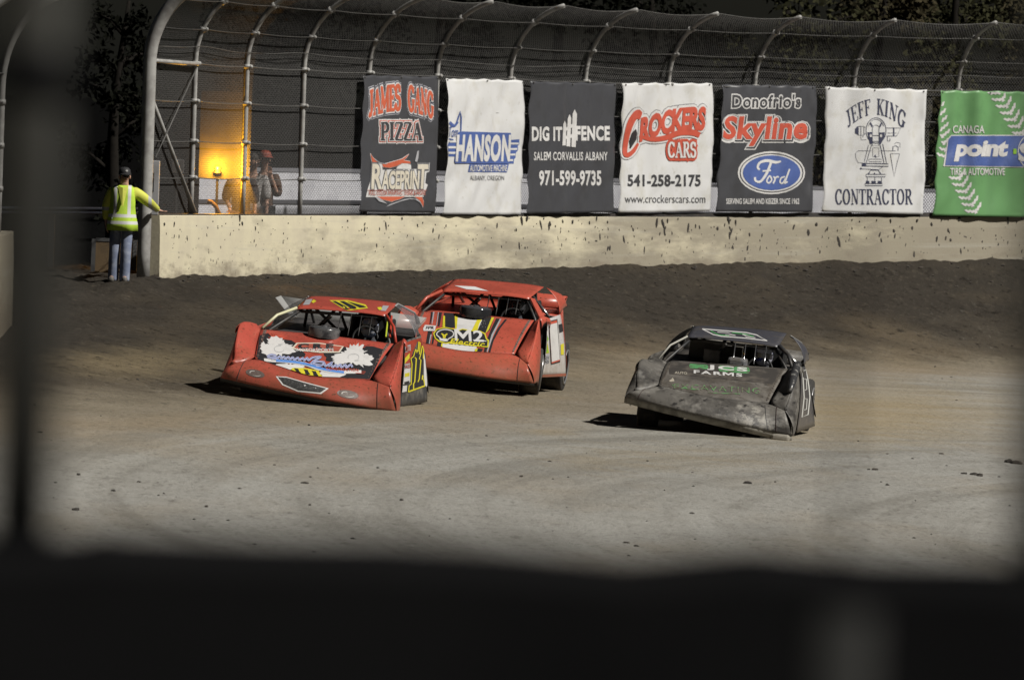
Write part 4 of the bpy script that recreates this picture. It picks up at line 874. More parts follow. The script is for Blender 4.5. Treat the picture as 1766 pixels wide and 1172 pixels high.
    mb.add([(.03, hrR[1] + .03, zc - .04), (.03, 3.14, zc), (.03, 3.14, .25), (.03, hrR[1] + .03, .25), (.94, hrR[1] + .03, zr - .1), (.94, 3.14, zr - .03), (.94, 3.14, .25), (.94, hrR[1] + .03, .25)], [(0, 1, 2, 3), (1, 5, 6, 2), (4, 7, 6, 5), (0, 3, 7, 4), (2, 6, 7, 3)])
    mb.build('cockpit_tub', INTR, car)
    MB().box((-.78, 1.9, .2), (.78, 4.3, .34)).build('chassis', INTR, car)
    MB().box((-.62, .55, .18), (.62, 1.85, .40)).build('engine_bay', INTR, car)
    sk('rear_panel', bil(V3(-.82, 4.43, zl + .02), V3(.82, 4.43, zr + .02), V3(.8, 4.4, .4), V3(-.8, 4.4, .4)), 3, 3, opt.get('quarter', body), solid=.006)
    # spoiler
    st = opt.get('sp', (V3(-.9, 4.5, zl + .2), V3(.86, 4.5, zr + .16))); sb = (V3(-.84, 4.36, zl + .02), V3(.84, 4.36, zr + .02))
    sp = surf_mesh('spoiler', bil(sb[0], sb[1], st[1], st[0]), 4, 2, opt.get('spoiler', body), car, solid=.006)
    for s_ in (0, 1):
        a_, b_ = sb[s_], st[s_]; sgn = -1 if s_ == 0 else 1
        mesh('spoiler_end', [a_, a_ + V3(sgn * .03, -.42, .02), b_ + V3(sgn * .03, -.3, -.02), b_], [(0, 1, 2, 3)], opt.get('spoiler', body), sp, solid=.006)
    # roof with rolled edges
    rfL, rfR, rrL, rrR = (k[n] for n in ('rfL', 'rfR', 'rrL', 'rrR'))
    def roof(u, v):
        P = bil(rfL, rfR, rrR, rrL)(u, v); e = np.abs(np.asarray(u) * 2 - 1); P[:, 2] += .025 * (1 - e ** 4) - .0 - .03 * np.clip((.06 - np.asarray(v)) / .06, 0, 1); return P
    sk('roof', roof, 20, 12, roofm, solid=.006, soff=0)
    for s in (-1, 1):
        q = 'L' if s < 0 else 'R'; rf, rr, hr, dt, dr = k['rf' + q], k['rr' + q], k['hr' + q], k['dt' + q], k['dr' + q]
        base = V3(s * .9, hr[1] + .06, hr[2] + .015); style = opt.get('pillar' + q, ('bar', body))
        if style[0] == 'bar':
            MB().tube([base, (base + rf) / 2 + V3(s * .035, -.02, .03), rf + V3(0, 0, -.01)], style[2] if len(style) > 2 else .022, 8).build('pillar', style[1], car, smooth=True)
        else:
            mesh('pillar', [base, base + V3(s * .05, .2, .0), rf + V3(s * .035, .22, -.02), rf + V3(0, 0, 0)], [(0, 1, 2, 3)], style[1], car, solid=.02)
        # sail panel beside the rear half of the roof
        top = lin([rf * .35 + rr * .65, rr, rr + V3(s * .16, .75, -.13), V3(s * .84, 4.3, dr[2] + .06)])
        bot = lin([dr * .6 + dt * .4 + V3(-s * .02, 0, .0), dr + V3(-s * .02, 0, .0), V3(s * .88, 3.9, dr[2] + .02), V3(s * .835, 4.32, dr[2] + .03)])
        sail_m, a0, a1 = opt.get('sail' + q, (body, .0, 1.))
        pf = loft(lambda u, a0=a0, a1=a1, top=top: top(a0 + (a1 - a0) * np.asarray(u)), lambda u, a0=a0, a1=a1, bot=bot: bot(a0 + (a1 - a0) * np.asarray(u)), (s * .05, 0, .02))
        so = surf_mesh('sail_panel', pf, 16, 8, sail_m, car, solid=.008)
        if opt.get('sail_trim'):
            uu = np.linspace(0, 1, 16); MB().tube(list(pf(uu, np.zeros(16))), .014, 6).build('edge_trim', opt['sail_trim'], so, smooth=True)
        if opt.get('brace' + q): MB().tube([V3(s * .62, 2.55, rf[2] - .0), V3(s * .93, 2.3, dt[2])], .02, 6).build('brace', opt['brace' + q], car, smooth=True)
    # roll cage, screen bars, seat
    mb = MB()
    for s in (-1, 1):
        q = 'L' if s < 0 else 'R'; rf, rr = k['rf' + q], k['rr' + q]; base = V3(s * .86, k['hr' + q][1] + .06, k['hr' + q][2])
        mb.tube([base + V3(-s * .05, .03, -.2), base + V3(-s * .05, .04, .0), rf + V3(-s * .05, .06, -.04), rr + V3(-s * .06, -.35, -.06), V3(s * .56, 3.1, .4)], .022, 8)
        mb.tube([rr + V3(-s * .06, -.35, -.06), V3(s * .5, 4.2, .7)], .02, 8)
    mb.tube([rrL + V3(.06, -.35, -.06), rrR + V3(-.06, -.35, -.06)], .022, 8); mb.tube([rfL + V3(.06, .06, -.05), rfR + V3(-.06, .06, -.05)], .022, 8)
    mb.tube([rrL + V3(.1, -.35, -.08), V3(.35, 3.0, .55)], .02, 8); mb.tube([V3(-.05, 1.98, rfL[2] - .05), V3(-.28, 3.0, zc + .02)], .02, 8)
    mb.tube([V3(-.1, 2.98, rrL[2] - .06), V3(.2, 2.98, .6)], .02, 8); mb.tube([V3(-.1, 2.98, rrL[2] - .06), V3(-.4, 2.98, .8)], .02, 8)
    mb.build('roll_cage', CAGE, car, smooth=True)
    for i in range(4):
        x = .10 + i * .14; MB().tube([V3(x, hrR[1] + .08, (hrL[2] + hrR[2]) / 2 + .02 + .02 * i), V3(x - .03, 2.06, rfL[2] * .5 + rfR[2] * .5 - .02)], .007, 6).build('screen_bar', CHR if opt.get('bright_bars') else CAGE, car, smooth=True)
    mb = MB(); mb.box((.2, 2.75, .3), (.66, 2.88, zr + .22)); mb.box((.2, 2.35, .3), (.66, 2.75, .42)); mb.box((.14, 2.5, zr - .02), (.2, 2.9, zr + .2)); mb.box((.66, 2.5, zr - .02), (.72, 2.9, zr + .2)); mb.build('seat', INTR, car, bevel=.03)
    sw = MB(); P = [V3(.43 + .17 * math.cos(a), 2.12 + .05 * math.sin(a), zr - .08 + .16 * math.sin(a)) for a in np.linspace(0, 2 * math.pi, 20)]; sw.tube(P, .014, 6, False); sw.tube([V3(.43, 2.12, zr - .08), V3(.43, 1.8, zr - .2)], .015, 6); sw.build('steering_wheel', INTR, car)
    # wheels set on the clay
    for s in (-1, 1):
        for y, r, w, xo in ((1.28, .345, .29, .90), (3.88, .365, .36, .86)):
            c = M @ Vector((s * xo, y, .3)); zz = float(ground_base(np.array([c.x]), np.array([c.y]))[0][0]); steer = opt.get('steer', 0) if y < 2 else 0
            # centre height in the car's frame
            lc_ = Mi @ Vector((c.x, c.y, zz + r - .012)); h = w / 2
            R_ = Matrix.Rotation(math.radians(steer), 4, 'Z')
            prof = [(.2, -h), (r * .93, -h * .98), (r * .985, -h * .86), (r, -h * .6), (r, h * .6), (r * .985, h * .86), (r * .93, h * .98), (.2, h)]
            wh = empty('wheel'); wh.parent = car; wh.matrix_local = Matrix.Translation((s * xo, y, lc_.z)) @ R_
            MB().lathe(prof, (0, 0, 0), 'x', 32).build('tyre', RUB, wh, smooth=True)
            MB().lathe([(.25, s * h * .97), (.255, s * h * 1.07), (.235, s * h * 1.07), (.21, s * h * .6), (.12, s * h * .35), (.05, s * h * .4), (.04, s * h * .62), (.001, s * h * .62)], (0, 0, 0), 'x', 28).build('rim', RIM, wh, smooth=True)
    return car, M, S, nose, hood, k

def driver(label, car_M, x, y, z, helmet, visor):
    """seated figure, one body; helmet as its own part"""
    r = empty('person', M=car_M @ Matrix.Translation((x, y, z))); tag(r, label, 'person', 'drivers in their race cars')
    J = {'p': ((0, 0, -.42), .15), 's': ((0, .02, -.2), .15), 'c': ((0, .03, 0), .17), 'n': ((0, 0, .15), .07), 'h': ((0, -.01, .27), .09), 'sl': ((-.19, .02, .06), .075), 'sr': ((.19, .02, .06), .075), 'el': ((-.25, -.2, -.1), .05), 'er': ((.25, -.2, -.1), .05), 'wl': ((-.14, -.42, -.03), .04), 'wr': ((.14, -.42, -.03), .04), 'kl': ((-.13, -.45, -.36), .075), 'kr': ((.13, -.45, -.36), .075), 'fl': ((-.12, -.78, -.52), .05), 'fr': ((.12, -.78, -.52), .05)}
    E_ = [('p', 's'), ('s', 'c'), ('c', 'n'), ('n', 'h'), ('c', 'sl'), ('c', 'sr'), ('sl', 'el'), ('sr', 'er'), ('el', 'wl'), ('er', 'wr'), ('p', 'kl'), ('p', 'kr'), ('kl', 'fl'), ('kr', 'fr')]
    skin('body', J, E_, SUIT, r)
    hb = MB(); hb.ball((0, -.01, .29), (.125, .15, .145), 18, 12); ho = hb.build('helmet', helmet, r, smooth=True)
    MB().add(*(lambda g_: (list(g_[0]), g_[1]))(grid(lambda u, v: np.stack([.128 * np.sin((u - .5) * 2.6), -.01 - .154 * np.cos((u - .5) * 2.6), .265 + .07 * v], 1), 12, 3))).build('visor', visor, ho, smooth=True)
    for sx in (-1, 1):
        hd = MB(); b0_ = Vector((sx * .14, -.43, -.03)); hd.ball(tuple(b0_), (.04, .045, .03), 8, 6)
        for f in range(4): hd.tube([b0_ + Vector((sx * (.02 - .014 * f), -.03, .02)), b0_ + Vector((sx * (.02 - .014 * f) - sx * .01, -.06, .0)), b0_ + Vector((sx * (.02 - .014 * f) - sx * .02, -.045, -.03))], .009, 6)
        hd.build('glove', SUIT, r, smooth=True)
    return r

def skin(name, J, E_, m, parent, sub=2):
    ks = list(J); me = bpy.data.meshes.new(name); me.from_pydata([J[q][0] for q in ks], [(ks.index(a), ks.index(b)) for a, b in E_], []); o = bpy.data.objects.new(name, me); COL.objects.link(o)
    sm = o.modifiers.new('skin', 'SKIN'); sm.use_smooth_shade = True; sm.branch_smoothing = .5
    lay = me.skin_vertices[0] if me.skin_vertices else None
    if lay is None:
        me.attributes  # the modifier adds the layer itself
        bpy.context.view_layer.update(); lay = me.skin_vertices[0]
    for i, q in enumerate(ks):
        r_ = J[q][1]; lay.data[i].radius = (r_, r_) if not isinstance(r_, tuple) else r_; lay.data[i].use_root = (i == 0)
    if sub: ss = o.modifiers.new('sub', 'SUBSURF'); ss.levels = sub; ss.render_levels = sub
    bpy.context.view_layer.update(); nm = bpy.data.meshes.new_from_object(o.evaluated_get(bpy.context.evaluated_depsgraph_get()))
    bpy.data.objects.remove(o); bpy.data.meshes.remove(me)
    nm.name = name; o = bpy.data.objects.new(name, nm); COL.objects.link(o); nm.materials.clear(); nm.materials.append(m); o.parent = parent
    nm.polygons.foreach_set('use_smooth', [True] * len(nm.polygons))
    return o

def mirror(K, **over):
    D = dict(lipL=(-1.15, .28, .15), lipR=(1.15, .3, .07), hfL=(-.78, .49, .46), hfR=(.77, .5, .44), hrL=(-.86, 1.57, .80), hrR=(.86, 1.64, .86), fpL=(-1.08, 1.08, .87), fpR=(1.02, 1.31, .93), rfL=(-.58, 2.12, 1.13), rfR=(.66, 2.13, 1.19), rrL=(-.6, 3.3, 1.22), rrR=(.65, 3.33, 1.29), fvL=(-1.13, .98, .14), fvR=(1.08, .98, .06), dtL=(-1.0, 1.78, .83), dtR=(1.0, 1.78, .91), drL=(-1.0, 3.3, .86), drR=(.98, 3.3, .92), bfL=(-1.08, 1.76, .18), bfR=(1.06, 1.72, .03), brL=(-1.1, 3.2, .2), brR=(1.2, 3.22, .07))
    D.update(K); D.update(over); return D
def inset(pts, fn): return [fn(p) for p in pts]
def splat(cx, cy, r, n, seed, sx=1.0, sy=1.0):
    random.seed(seed); P = []
    for i in range(n):
        t = 2 * math.pi * i / n; q = r * (.82 + .22 * math.sin(t * 3 + seed) + (.42 * random.random() if random.random() < .35 else .1 * random.random())); P.append((cx + q * sx * math.cos(t), cy + q * sy * math.sin(t)))
    return P
def jag(cx, cy, r, n, a=.35, seed=0, sx=1.0, sy=1.0):
    random.seed(seed); P = []
    for i in range(n):
        t = 2 * math.pi * i / n; q = r * (1 + a * random.uniform(-1, 1)); P.append((cx + q * sx * math.cos(t), cy + q * sy * math.sin(t)))
    return P

def V3_(*a): return np.array(a, float)
# ---- car one: red, with number 111
RED1 = paint('paint_red', (.43, .080, .056), (.16, .07, .04), .60); RED1D = paint('paint_red_low', (.40, .055, .03), (.16, .075, .045), .50)
K1 = mirror(dict(lipL=(-1.18, .25, .17), lipR=(1.2, .33, .04), hfL=(-.79, .48, .47), hfR=(.77, .5, .41), hrL=(-.91, 1.55, .81), hrR=(.88, 1.65, .86), fpL=(-1.12, 1.06, .88), fpR=(1.04, 1.33, .94), rfL=(-.55, 2.13, 1.14), rfR=(.67, 2.14, 1.21), rrL=(-.57, 3.32, 1.24), rrR=(.65, 3.34, 1.31), bfR=(1.06, 1.70, .0), brR=(1.24, 3.23, .06), drR=(1.02, 3.32, .93)))
SCUFF = mat('scuffed_grey', (.05, .05, .052), .5, (.18, .165, .14), 4, .46, .66)
YBAR = mat('pale_yellow_trim', (.60, .58, .38), .4)
car1, M1, S1, nose1, hood1, k1 = race_car('red dirt race car number 111 with a splashed black and white hood', K1, (-2.731, 122.643, .216), (6.69, .77, 5.94), RED1, RED1, (RED1, SCUFF),
    opt=dict(spoiler=CLEAR, sailR=(SMOKE, .12, .93), sailL=(SMOKE, .3, 1.), sail_trim=mat('grey_trim', (.30, .30, .30), .5), pillarL=('bar', YBAR, .02), pillarR=('bar', mat('red_bar', (.42, .05, .03), .4), .02), deck=mat('deck_dark', (.05, .045, .045), .5), quarter=SCUFF, steer=6, hm=(0, -.22, -.085), sp=(V3_(-1.10, 4.42, 1.14), V3_(.92, 4.5, 1.12))))
c1 = T(370, 490, 4.528); b1 = lambda *a: B4(a, 370, 490, 4.528)
def rivets(S2, name, pts, n, m, r=.55):
    c = lin(pts)(np.linspace(0, 1, n)); S2.lay(name, [ell(p[0], p[1], r, r * .8, 6) for p in c], m, 2)
RIV = mat('rivet_metal', (.20, .13, .11), .55, (.1, .07, .06), 9); SEAM = mat('seam_dark', (.03, .012, .01), .7)
def edge_rivets(hs, S_, car, M, k, m=None):
    for s_ in (0, 1):
        u_ = .965 if s_ else .035; mb = MB()
        P = hs(np.full(16, u_), np.linspace(.05, .97, 16))
        Q = hs(np.full(16, u_ + (.012 if s_ else -.012)), np.linspace(.05, .97, 16)); Q2 = hs(np.full(16, u_ - (.012 if s_ else -.012)), np.linspace(.05, .97, 16)); up_ = V3_(0, -.002, .0055)
        mb.add([tuple(x + up_) for x in Q] + [tuple(x + up_) for x in Q2], [(i, i + 1, i + 17, i + 16) for i in range(15)])
        for p in P: mb.ball((p[0], p[1], p[2] + .008), .009, 6, 4)
        mb.build('rivet_strip', m or RIV, car)  # row of rivets joined by a thin strip along the hood edge
def nose_seams(ns, car, us=(.10, .90)):
    for u_ in us:
        v = np.linspace(.02, .99, 14); P = ns(np.full(14, u_), v) + V3_(0, -.006, .004); MB().tube(list(P), .005, 4).build('seam', SEAM, car)  # dark joint line along the nose panel
edge_rivets(hood1, S1, car1, M1, k1); nose_seams(nose1, car1)
h1 = Skin2D(hood1, car1, M1, .006, 9)
h1.lay('hood_graphic', [poly(c1([(345, 400), (420, 385), (520, 430), (600, 440), (660, 480), (640, 520), (570, 570), (540, 640), (600, 700), (560, 715), (470, 680), (385, 640), (312, 590)])), poly(c1([(1000, 492), (1120, 480), (1240, 488), (1322, 512), (1270, 630), (1212, 742), (1080, 752), (935, 755), (860, 742), (900, 690), (880, 640), (950, 600), (880, 570), (920, 535)])), poly(c1(jag(640, 545, 46, 14, .3, 2, 1.2))), poly(c1(jag(905, 560, 40, 14, .3, 5, 1.2)))], I_K, 1)
rays = []
random.seed(4)
for cx, cy, n in ((490, 440, 13), (1110, 510, 13)):
    for i in range(n):
        a = math.radians(200 + 145 * i / n); l = random.uniform(50, 105); w = random.uniform(5, 11); rays.append(poly(c1([(cx + 45 * math.cos(a) - w * math.sin(a), cy + 25 * math.sin(a) + w * math.cos(a) * .5), (cx + 45 * math.cos(a) + w * math.sin(a), cy + 25 * math.sin(a) - w * math.cos(a) * .5), (cx + l * 1.25 * math.cos(a), cy + l * .72 * math.sin(a))])))
h1.lay('hood_graphic', rays, I_R, 2)
wb = [poly(c1(splat(495, 500, 106, 64, 7, 1.12, .74))), poly(c1(splat(388, 492, 34, 26, 8))), poly(c1(splat(580, 655, 72, 44, 9, 1.6, .5))), poly(c1(splat(1080, 568, 106, 70, 12, 1.3, .72))), poly(c1(splat(975, 600, 40, 26, 13))), poly(c1(splat(1195, 582, 38, 24, 14))), poly(c1(splat(915, 714, 78, 44, 15, 1.35, .46)))]
h1.lay('hood_graphic', wb, I_W, 3)
h1.lay('hood_graphic', [ring(*c1([(505, 510)])[0], 9, 6, 1.1, a0=20, a1=290), ring(*c1([(1085, 575)])[0], 10, 6.5, 1.1, a0=160, a1=420), ell(*c1([(515, 475)])[0], 4, 1.1), ell(*c1([(1110, 600)])[0], 4, 1.0)], mat('ink_soft_grey', (.45, .45, .45), .5), 4)
h1.lay('hood_emblem', [poly(c1([(600, 505), (640, 462), (820, 462), (1010, 490), (975, 540), (820, 540), (650, 522)]))], I_C, 4); h1.lay('hood_emblem', [poly(c1([(620, 500), (650, 470), (815, 470), (995, 494), (968, 530), (820, 528), (655, 514)]))], I_BR, 5)
h1.lay('hood_emblem', text('C R E', b1(650, 470, 930, 512), 0, .06, 0, .05), I_K, 6); h1.lay('hood_emblem', text('MOTORSPORTS', b1(640, 508, 930, 532), 0, .02), I_W, 6)
ch_ = lambda pts: [(435 + x / 8.027, 580 + y / 8.027) for x, y in pts]
script = [ch_(p) for p in ([(330, 280), (265, 265), (215, 285), (235, 305), (330, 300), (345, 320), (260, 318)], [(345, 315), (385, 285), (400, 320), (440, 292), (455, 325), (500, 297), (520, 330), (560, 302), (580, 338), (630, 308), (650, 340), (700, 312), (715, 345), (760, 310), (775, 345), (840, 305), (950, 298), (860, 345), (805, 400)], [(1000, 372), (900, 360), (830, 380), (880, 400), (960, 415), (880, 420)], [(960, 415), (1000, 385), (1010, 425), (1110, 372), (1050, 430), (1090, 405), (1110, 440), (1160, 405), (1170, 440), (1220, 400), (1230, 442), (1290, 405), (1300, 445), (1360, 405), (1385, 440)])]
scr = [stroke(p, 3.0, smooth=4) for p in script]; scr_o = [stroke([(x, y + .3) for x, y in p], 4.4, smooth=4) for p in script]; scr_i = [stroke(p, .7, smooth=4) for p in script]
h1.lay('hood_lettering', scr_o, I_N, 6); h1.lay('hood_lettering', scr, mat('ink_lavender', (.46, .48, .66), .5), 7); h1.lay('hood_lettering', scr_i, I_B, 8)
h1.lay('hood_lettering', [stroke(c1([(385, 598), (560, 610), (700, 628), (820, 668), (960, 690), (1145, 690)]), 5.6, smooth=5)], I_W, 6); h1.lay('hood_lettering', [stroke(c1([(480, 604), (600, 612), (720, 632), (840, 668), (940, 686), (1010, 694)]), 4.0, smooth=5)], I_SKY, 7)
h1.lay('hood_lettering', warp(text('CONSTRUCTION', (563, 634.5, 618, 639.5), 0, .01, .05, .05), lambda v: np.stack([v[:, 0], v[:, 1] + (v[:, 0] - 563) * .06], 1)) + [stroke(c1([(1145, 690), (1178, 690), (1165, 705), (1100, 700)]), .8)], I_R, 7)
n1 = Skin2D(nose1, car1, M1, .006, 9)
h1.lay('hood_number', [poly(c1([(592, 676), (610, 660), (700, 662), (740, 668), (812, 682), (838, 738), (770, 738), (690, 722), (620, 706)]))], I_Y, 7); h1.lay('hood_number', [poly(c1([(x, y), (x + 34, y + 4), (x + 42, y + 22), (x + 56, y + 40), (x + 36, y + 44), (x + 16, y + 36), (x + 12, y + 16)])) for x, y in ((618, 664), (692, 672), (756, 684))], I_K, 8)
n1.lay('grille', [poly(c1([(478, 720), (560, 724), (700, 764), (892, 814), (832, 857), (650, 838), (530, 788)]))], I_W, 1); n1.lay('grille', [poly(c1([(494, 726), (565, 732), (700, 771), (872, 816), (826, 846), (655, 828), (540, 780)]))], mat('grille_black', (.03, .03, .03), .5, (.07, .07, .07), 40, .5, .6), 2)
for a_ in ((318, 698, 74, 30, 14), (1040, 860, 84, 32, 12)):
    cx, cy, rx, ry, tl_ = a_; q = lambda t, f: (cx + rx * f * math.cos(t) - 0, cy + ry * f * math.sin(t) + tl_ * f * math.cos(t))
    n1.lay('headlight_decal', [poly(c1([q(t, 1) for t in np.linspace(0, 2 * math.pi, 22)[:-1]]))], mat('lamp_grey', (.13, .10, .09), .4), 1)
    n1.lay('headlight_decal', [stroke(c1([q(t, .55) for t in np.linspace(2.9, 4.6, 8)]), [2.0, .8]), stroke(c1([q(t, .62) for t in np.linspace(.3, 2.0, 8)]), [.5, 1.2, .4])], mat('lamp_glint', (.5, .48, .45), .4), 2)
d1 = Skin2D(S1['doorR'][0][0], car1, M1, .006, 7, clip=True)
cd = lambda pts: [(680 + x / 7.814, 570 + y / 7.814) for x, y in pts]; bd_ = lambda *a: B4(a, 680, 570, 7.814)
d1.lay('door_graphic', [poly(cd([(100, 180), (230, 130), (380, 90), (420, 300), (400, 480), (390, 300), (310, 140), (240, 300), (200, 560), (90, 600)]))], RED1D, 1)
d1.lay('door_graphic', [poly(cd([(388, 320), (440, 300), (452, 640), (430, 760), (395, 720)])), poly(cd([(120, 520), (212, 500), (208, 690), (110, 720)])), poly(cd([(98, 745), (165, 735), (160, 815), (95, 832)]))], I_W, 2)
d1.lay('door_graphic', [poly(cd([(128, 210), (212, 185), (212, 270), (128, 300)])), poly(cd([(120, 455), (205, 435), (205, 500), (118, 525)]))], I_S, 2)
d1.lay('door_graphic', [poly(cd([(112, 450), (135, 370), (198, 300), (196, 370), (150, 420)])), poly(cd([(135, 575), (198, 562), (195, 610), (130, 625)])), poly(cd([(385, 110), (405, 180), (420, 265), (398, 262)]))], I_Y, 3)
d1.lay('door_graphic', text('E', bd_(150, 215, 200, 275), 0, .04) + text('RACE', bd_(125, 460, 198, 505), 0, .03), I_BR, 4); d1.lay('door_graphic', [poly(cd([(125, 690), (195, 672), (190, 705), (130, 722)]))], I_K, 3)
d1.lay('door_number', [poly(cd([(178, 825), (186, 740), (212, 725), (225, 450), (212, 380), (272, 248), (300, 280), (318, 150), (345, 260), (366, 205), (384, 400), (372, 640), (398, 745)]))], I_K, 4)
d1.lay('door_number', [stroke(cd(p), w) for p, w in (([(178, 825), (188, 740), (214, 722), (226, 450), (212, 375), (248, 345), (275, 250), (295, 265), (290, 300)], 1.7), ([(248, 790), (246, 715), (262, 690), (284, 380), (264, 360)], 2.0), ([(276, 270), (306, 285), (318, 150), (334, 165), (326, 320)], 1.7), ([(305, 690), (322, 650), (345, 395), (324, 380), (340, 330), (366, 205), (382, 240), (378, 380)], 1.8), ([(372, 600), (366, 660), (386, 655), (398, 742), (176, 822)], 2.6))], I_Y, 5)
r1 = Skin2D(S1['roof'][0][0], car1, M1, .006, 9)
r1.lay('roof_number', [poly(c1([(897, 128), (1040, 127), (1180, 162), (1198, 190), (1045, 208), (985, 182)]))], I_Y, 1); r1.lay('roof_number', [poly(c1([(918, 135), (945, 135), (1030, 178), (1050, 200), (1020, 196)])), poly(c1([(975, 136), (1010, 136), (1100, 178), (1110, 192), (1070, 196)])), poly(c1([(1035, 138), (1075, 148), (1165, 172), (1185, 184), (1135, 188)]))], I_K, 2)
r1.lay('roof_decal', [poly(c1([(715, 122), (765, 118), (740, 162), (690, 165)])), poly(c1([(1315, 168), (1362, 172), (1335, 212), (1295, 208)]))], I_S, 1); r1.lay('roof_decal', [poly(c1([(755, 140), (775, 122), (795, 136), (770, 152)])), poly(c1([(1268, 185), (1300, 180), (1310, 200), (1285, 206)]))], I_Y, 2)
# air cleaner
def air_cleaner(car, k, x, m, lid, r=.215, h=.075):
    c = V3_((k['hrL'][0] + k['hrR'][0]) / 2 + x, 1.6, (k['hrL'][2] + k['hrR'][2]) / 2 + .02); o = MB().lathe([(r, -.04), (r, h), (r * .96, h + .012)], c, 'z', 28).build('air_cleaner', m, car, smooth=True); MB().lathe([(r * .97, h + .012), (r * .9, h + .025), (.04, h + .03), (.035, h + .05), (.001, h + .05)], c, 'z', 28).build('lid', lid, o, smooth=True)
def V3_(*a): return np.array(a, float)
air_cleaner(car1, k1, -.05, mat('cleaner_black', (.03, .03, .032), .25, (.12, .12, .12), 7), CHR)
MB().tube([(.75, 1.75, .93), (.70, 2.1, 1.16)], .012, 6).build('padding', mat('lime_pad', (.42, .5, .03), .5), car1)
MB().tube([(.8, 1.8, .93), (.72, 2.3, 1.19)], .016, 6).build('brace', mat('red_bar', (.42, .05, .03), .4), car1)
HLM_B = mat('helmet_blue', (.22, .28, .42), .15, (.5, .5, .52), 9, .5, .55); VIS = mat('visor_dark', (.03, .03, .035), .08); HLM_K = mat('helmet_black', (.05, .05, .05), .12, (.3, .3, .3), 10, .56, .6)
driver('driver in a blue and silver helmet inside the red number 111 car', M1, .43, 2.45, .70, HLM_B, VIS)

# ---- car two: orange-red, behind
RED2 = paint('paint_orange_red', (.47, .092, .060), (.20, .09, .05), .60)
DOOR2 = paint('paint_white_door', (.60, .58, .57), (.35, .3, .25), .62)
K2 = mirror(dict(lipR=(1.1, .31, .11), lipL=(-1.1, .3, .16), hfL=(-.76, .5, .47), hfR=(.75, .5, .47), hrL=(-.84, 1.6, .82), hrR=(.81, 1.65, .90), fpR=(.93, 1.3, .97), fpL=(-1.02, 1.12, .88), rfL=(-.63, 2.1, 1.13), rfR=(.65, 2.13, 1.18), rrL=(-.65, 3.28, 1.22), rrR=(.66, 3.34, 1.27), bfR=(1.01, 1.7, .10), brR=(1.15, 3.19, .04), dtR=(.98, 1.75, .93), drR=(.95, 3.29, .91), fvR=(1.07, .92, .05)))
car2, M2, S2, nose2, hood2, k2 = race_car('orange-red dirt race car with a light bulb emblem on its hood', K2, (-.809, 130.966, .284), (8.4, 2.0, 5.12), RED2, RED2, (RED2, DOOR2),
    opt=dict(pillarL=('bar', RED2, .024), pillarR=('plate', RED2), sailL=(RED2, .0, 1.), sailR=(RED2, .38, 1.), braceR=CHR, sp=(V3_(-.9, 4.5, 1.08), V3_(.86, 4.48, 1.10)), steer=10, skirt=.03))
c2 = T(690, 470, 5.58); b2 = lambda *a: B4(a, 690, 470, 5.58)
edge_rivets(hood2, S2, car2, M2, k2); nose_seams(nose2, car2)
h2 = Skin2D(hood2, car2, M2, .006, 8)
def band(*p): return poly(c2(p))
h2.lay('hood_graphic', [band((560, 398), (820, 424), (790, 500), (760, 560), (730, 770), (400, 728), (410, 690), (520, 560))], I_W, 1)
h2.lay('hood_graphic', [band((425, 388), (522, 395), (535, 530), (420, 540)), band((365, 660), (412, 672), (400, 728), (350, 718)), band((805, 424), (905, 438), (860, 560), (810, 590), (745, 560)), band((745, 730), (800, 738), (775, 780), (725, 775)), band((376, 384), (405, 386), (395, 440), (380, 520), (362, 520)), band((300, 378), (318, 380), (300, 470), (292, 500), (284, 500)), band((925, 445), (958, 449), (905, 560), (850, 700), (820, 786), (800, 784), (840, 640), (880, 540)), band((1010, 453), (1030, 456), (965, 540), (900, 660), (862, 790), (845, 788), (880, 660), (940, 540)), band((270, 560), (310, 570), (290, 690), (250, 683)), band((320, 575), (340, 580), (320, 690), (305, 688))], I_K, 2)
h2.lay('hood_graphic', [band((525, 395), (558, 398), (552, 470), (545, 545), (530, 545)), band((415, 420), (432, 422), (432, 530), (408, 530)), band((755, 430), (808, 424), (760, 500), (745, 560), (690, 560)), band((880, 436), (905, 438), (850, 560), (820, 590)), band((395, 690), (412, 672), (405, 730), (390, 728)), band((720, 740), (748, 732), (735, 775), (712, 772))], I_Y, 3)
h2.lay('hood_graphic', [band((318, 380), (332, 381), (310, 500), (302, 500)), band((960, 449), (975, 451), (900, 600), (835, 788), (826, 787), (880, 600)), band((292, 600), (304, 600), (284, 690), (276, 690)), band((366, 383), (374, 384), (352, 520), (345, 520))], I_S, 3)
h2.lay('hood_emblem', [poly(c2([(318, 590), (350, 548), (430, 530), (520, 545), (560, 560), (600, 545), (690, 560), (770, 565), (820, 590), (835, 640), (855, 655), (850, 725), (700, 712), (480, 685), (440, 690), (370, 670), (335, 640)]))], I_Y, 4)
h2.lay('hood_emblem', [poly(c2([(330, 592), (358, 556), (430, 540), (515, 553), (558, 570), (600, 555), (690, 570), (765, 575), (810, 598), (825, 645), (842, 665), (838, 715), (700, 700), (480, 672), (440, 680), (378, 660), (345, 635)]))], I_K, 5)
h2.lay('hood_emblem', [stroke(c2([(400, 650), (372, 625), (352, 605), (362, 580), (400, 560), (450, 556), (500, 572), (515, 600), (500, 625), (465, 645), (450, 665), (400, 660)]), 1.6, smooth=4), poly(c2([(375, 640), (455, 645), (445, 668), (385, 662)]))], I_W, 6)
h2.lay('hood_emblem', [stroke(c2([(398, 595), (415, 605), (420, 640)]), 2.2), stroke(c2([(455, 598), (435, 608), (430, 640)]), 2.2), stroke(c2([(405, 610), (445, 612)]), 1.6)], I_Y, 6)
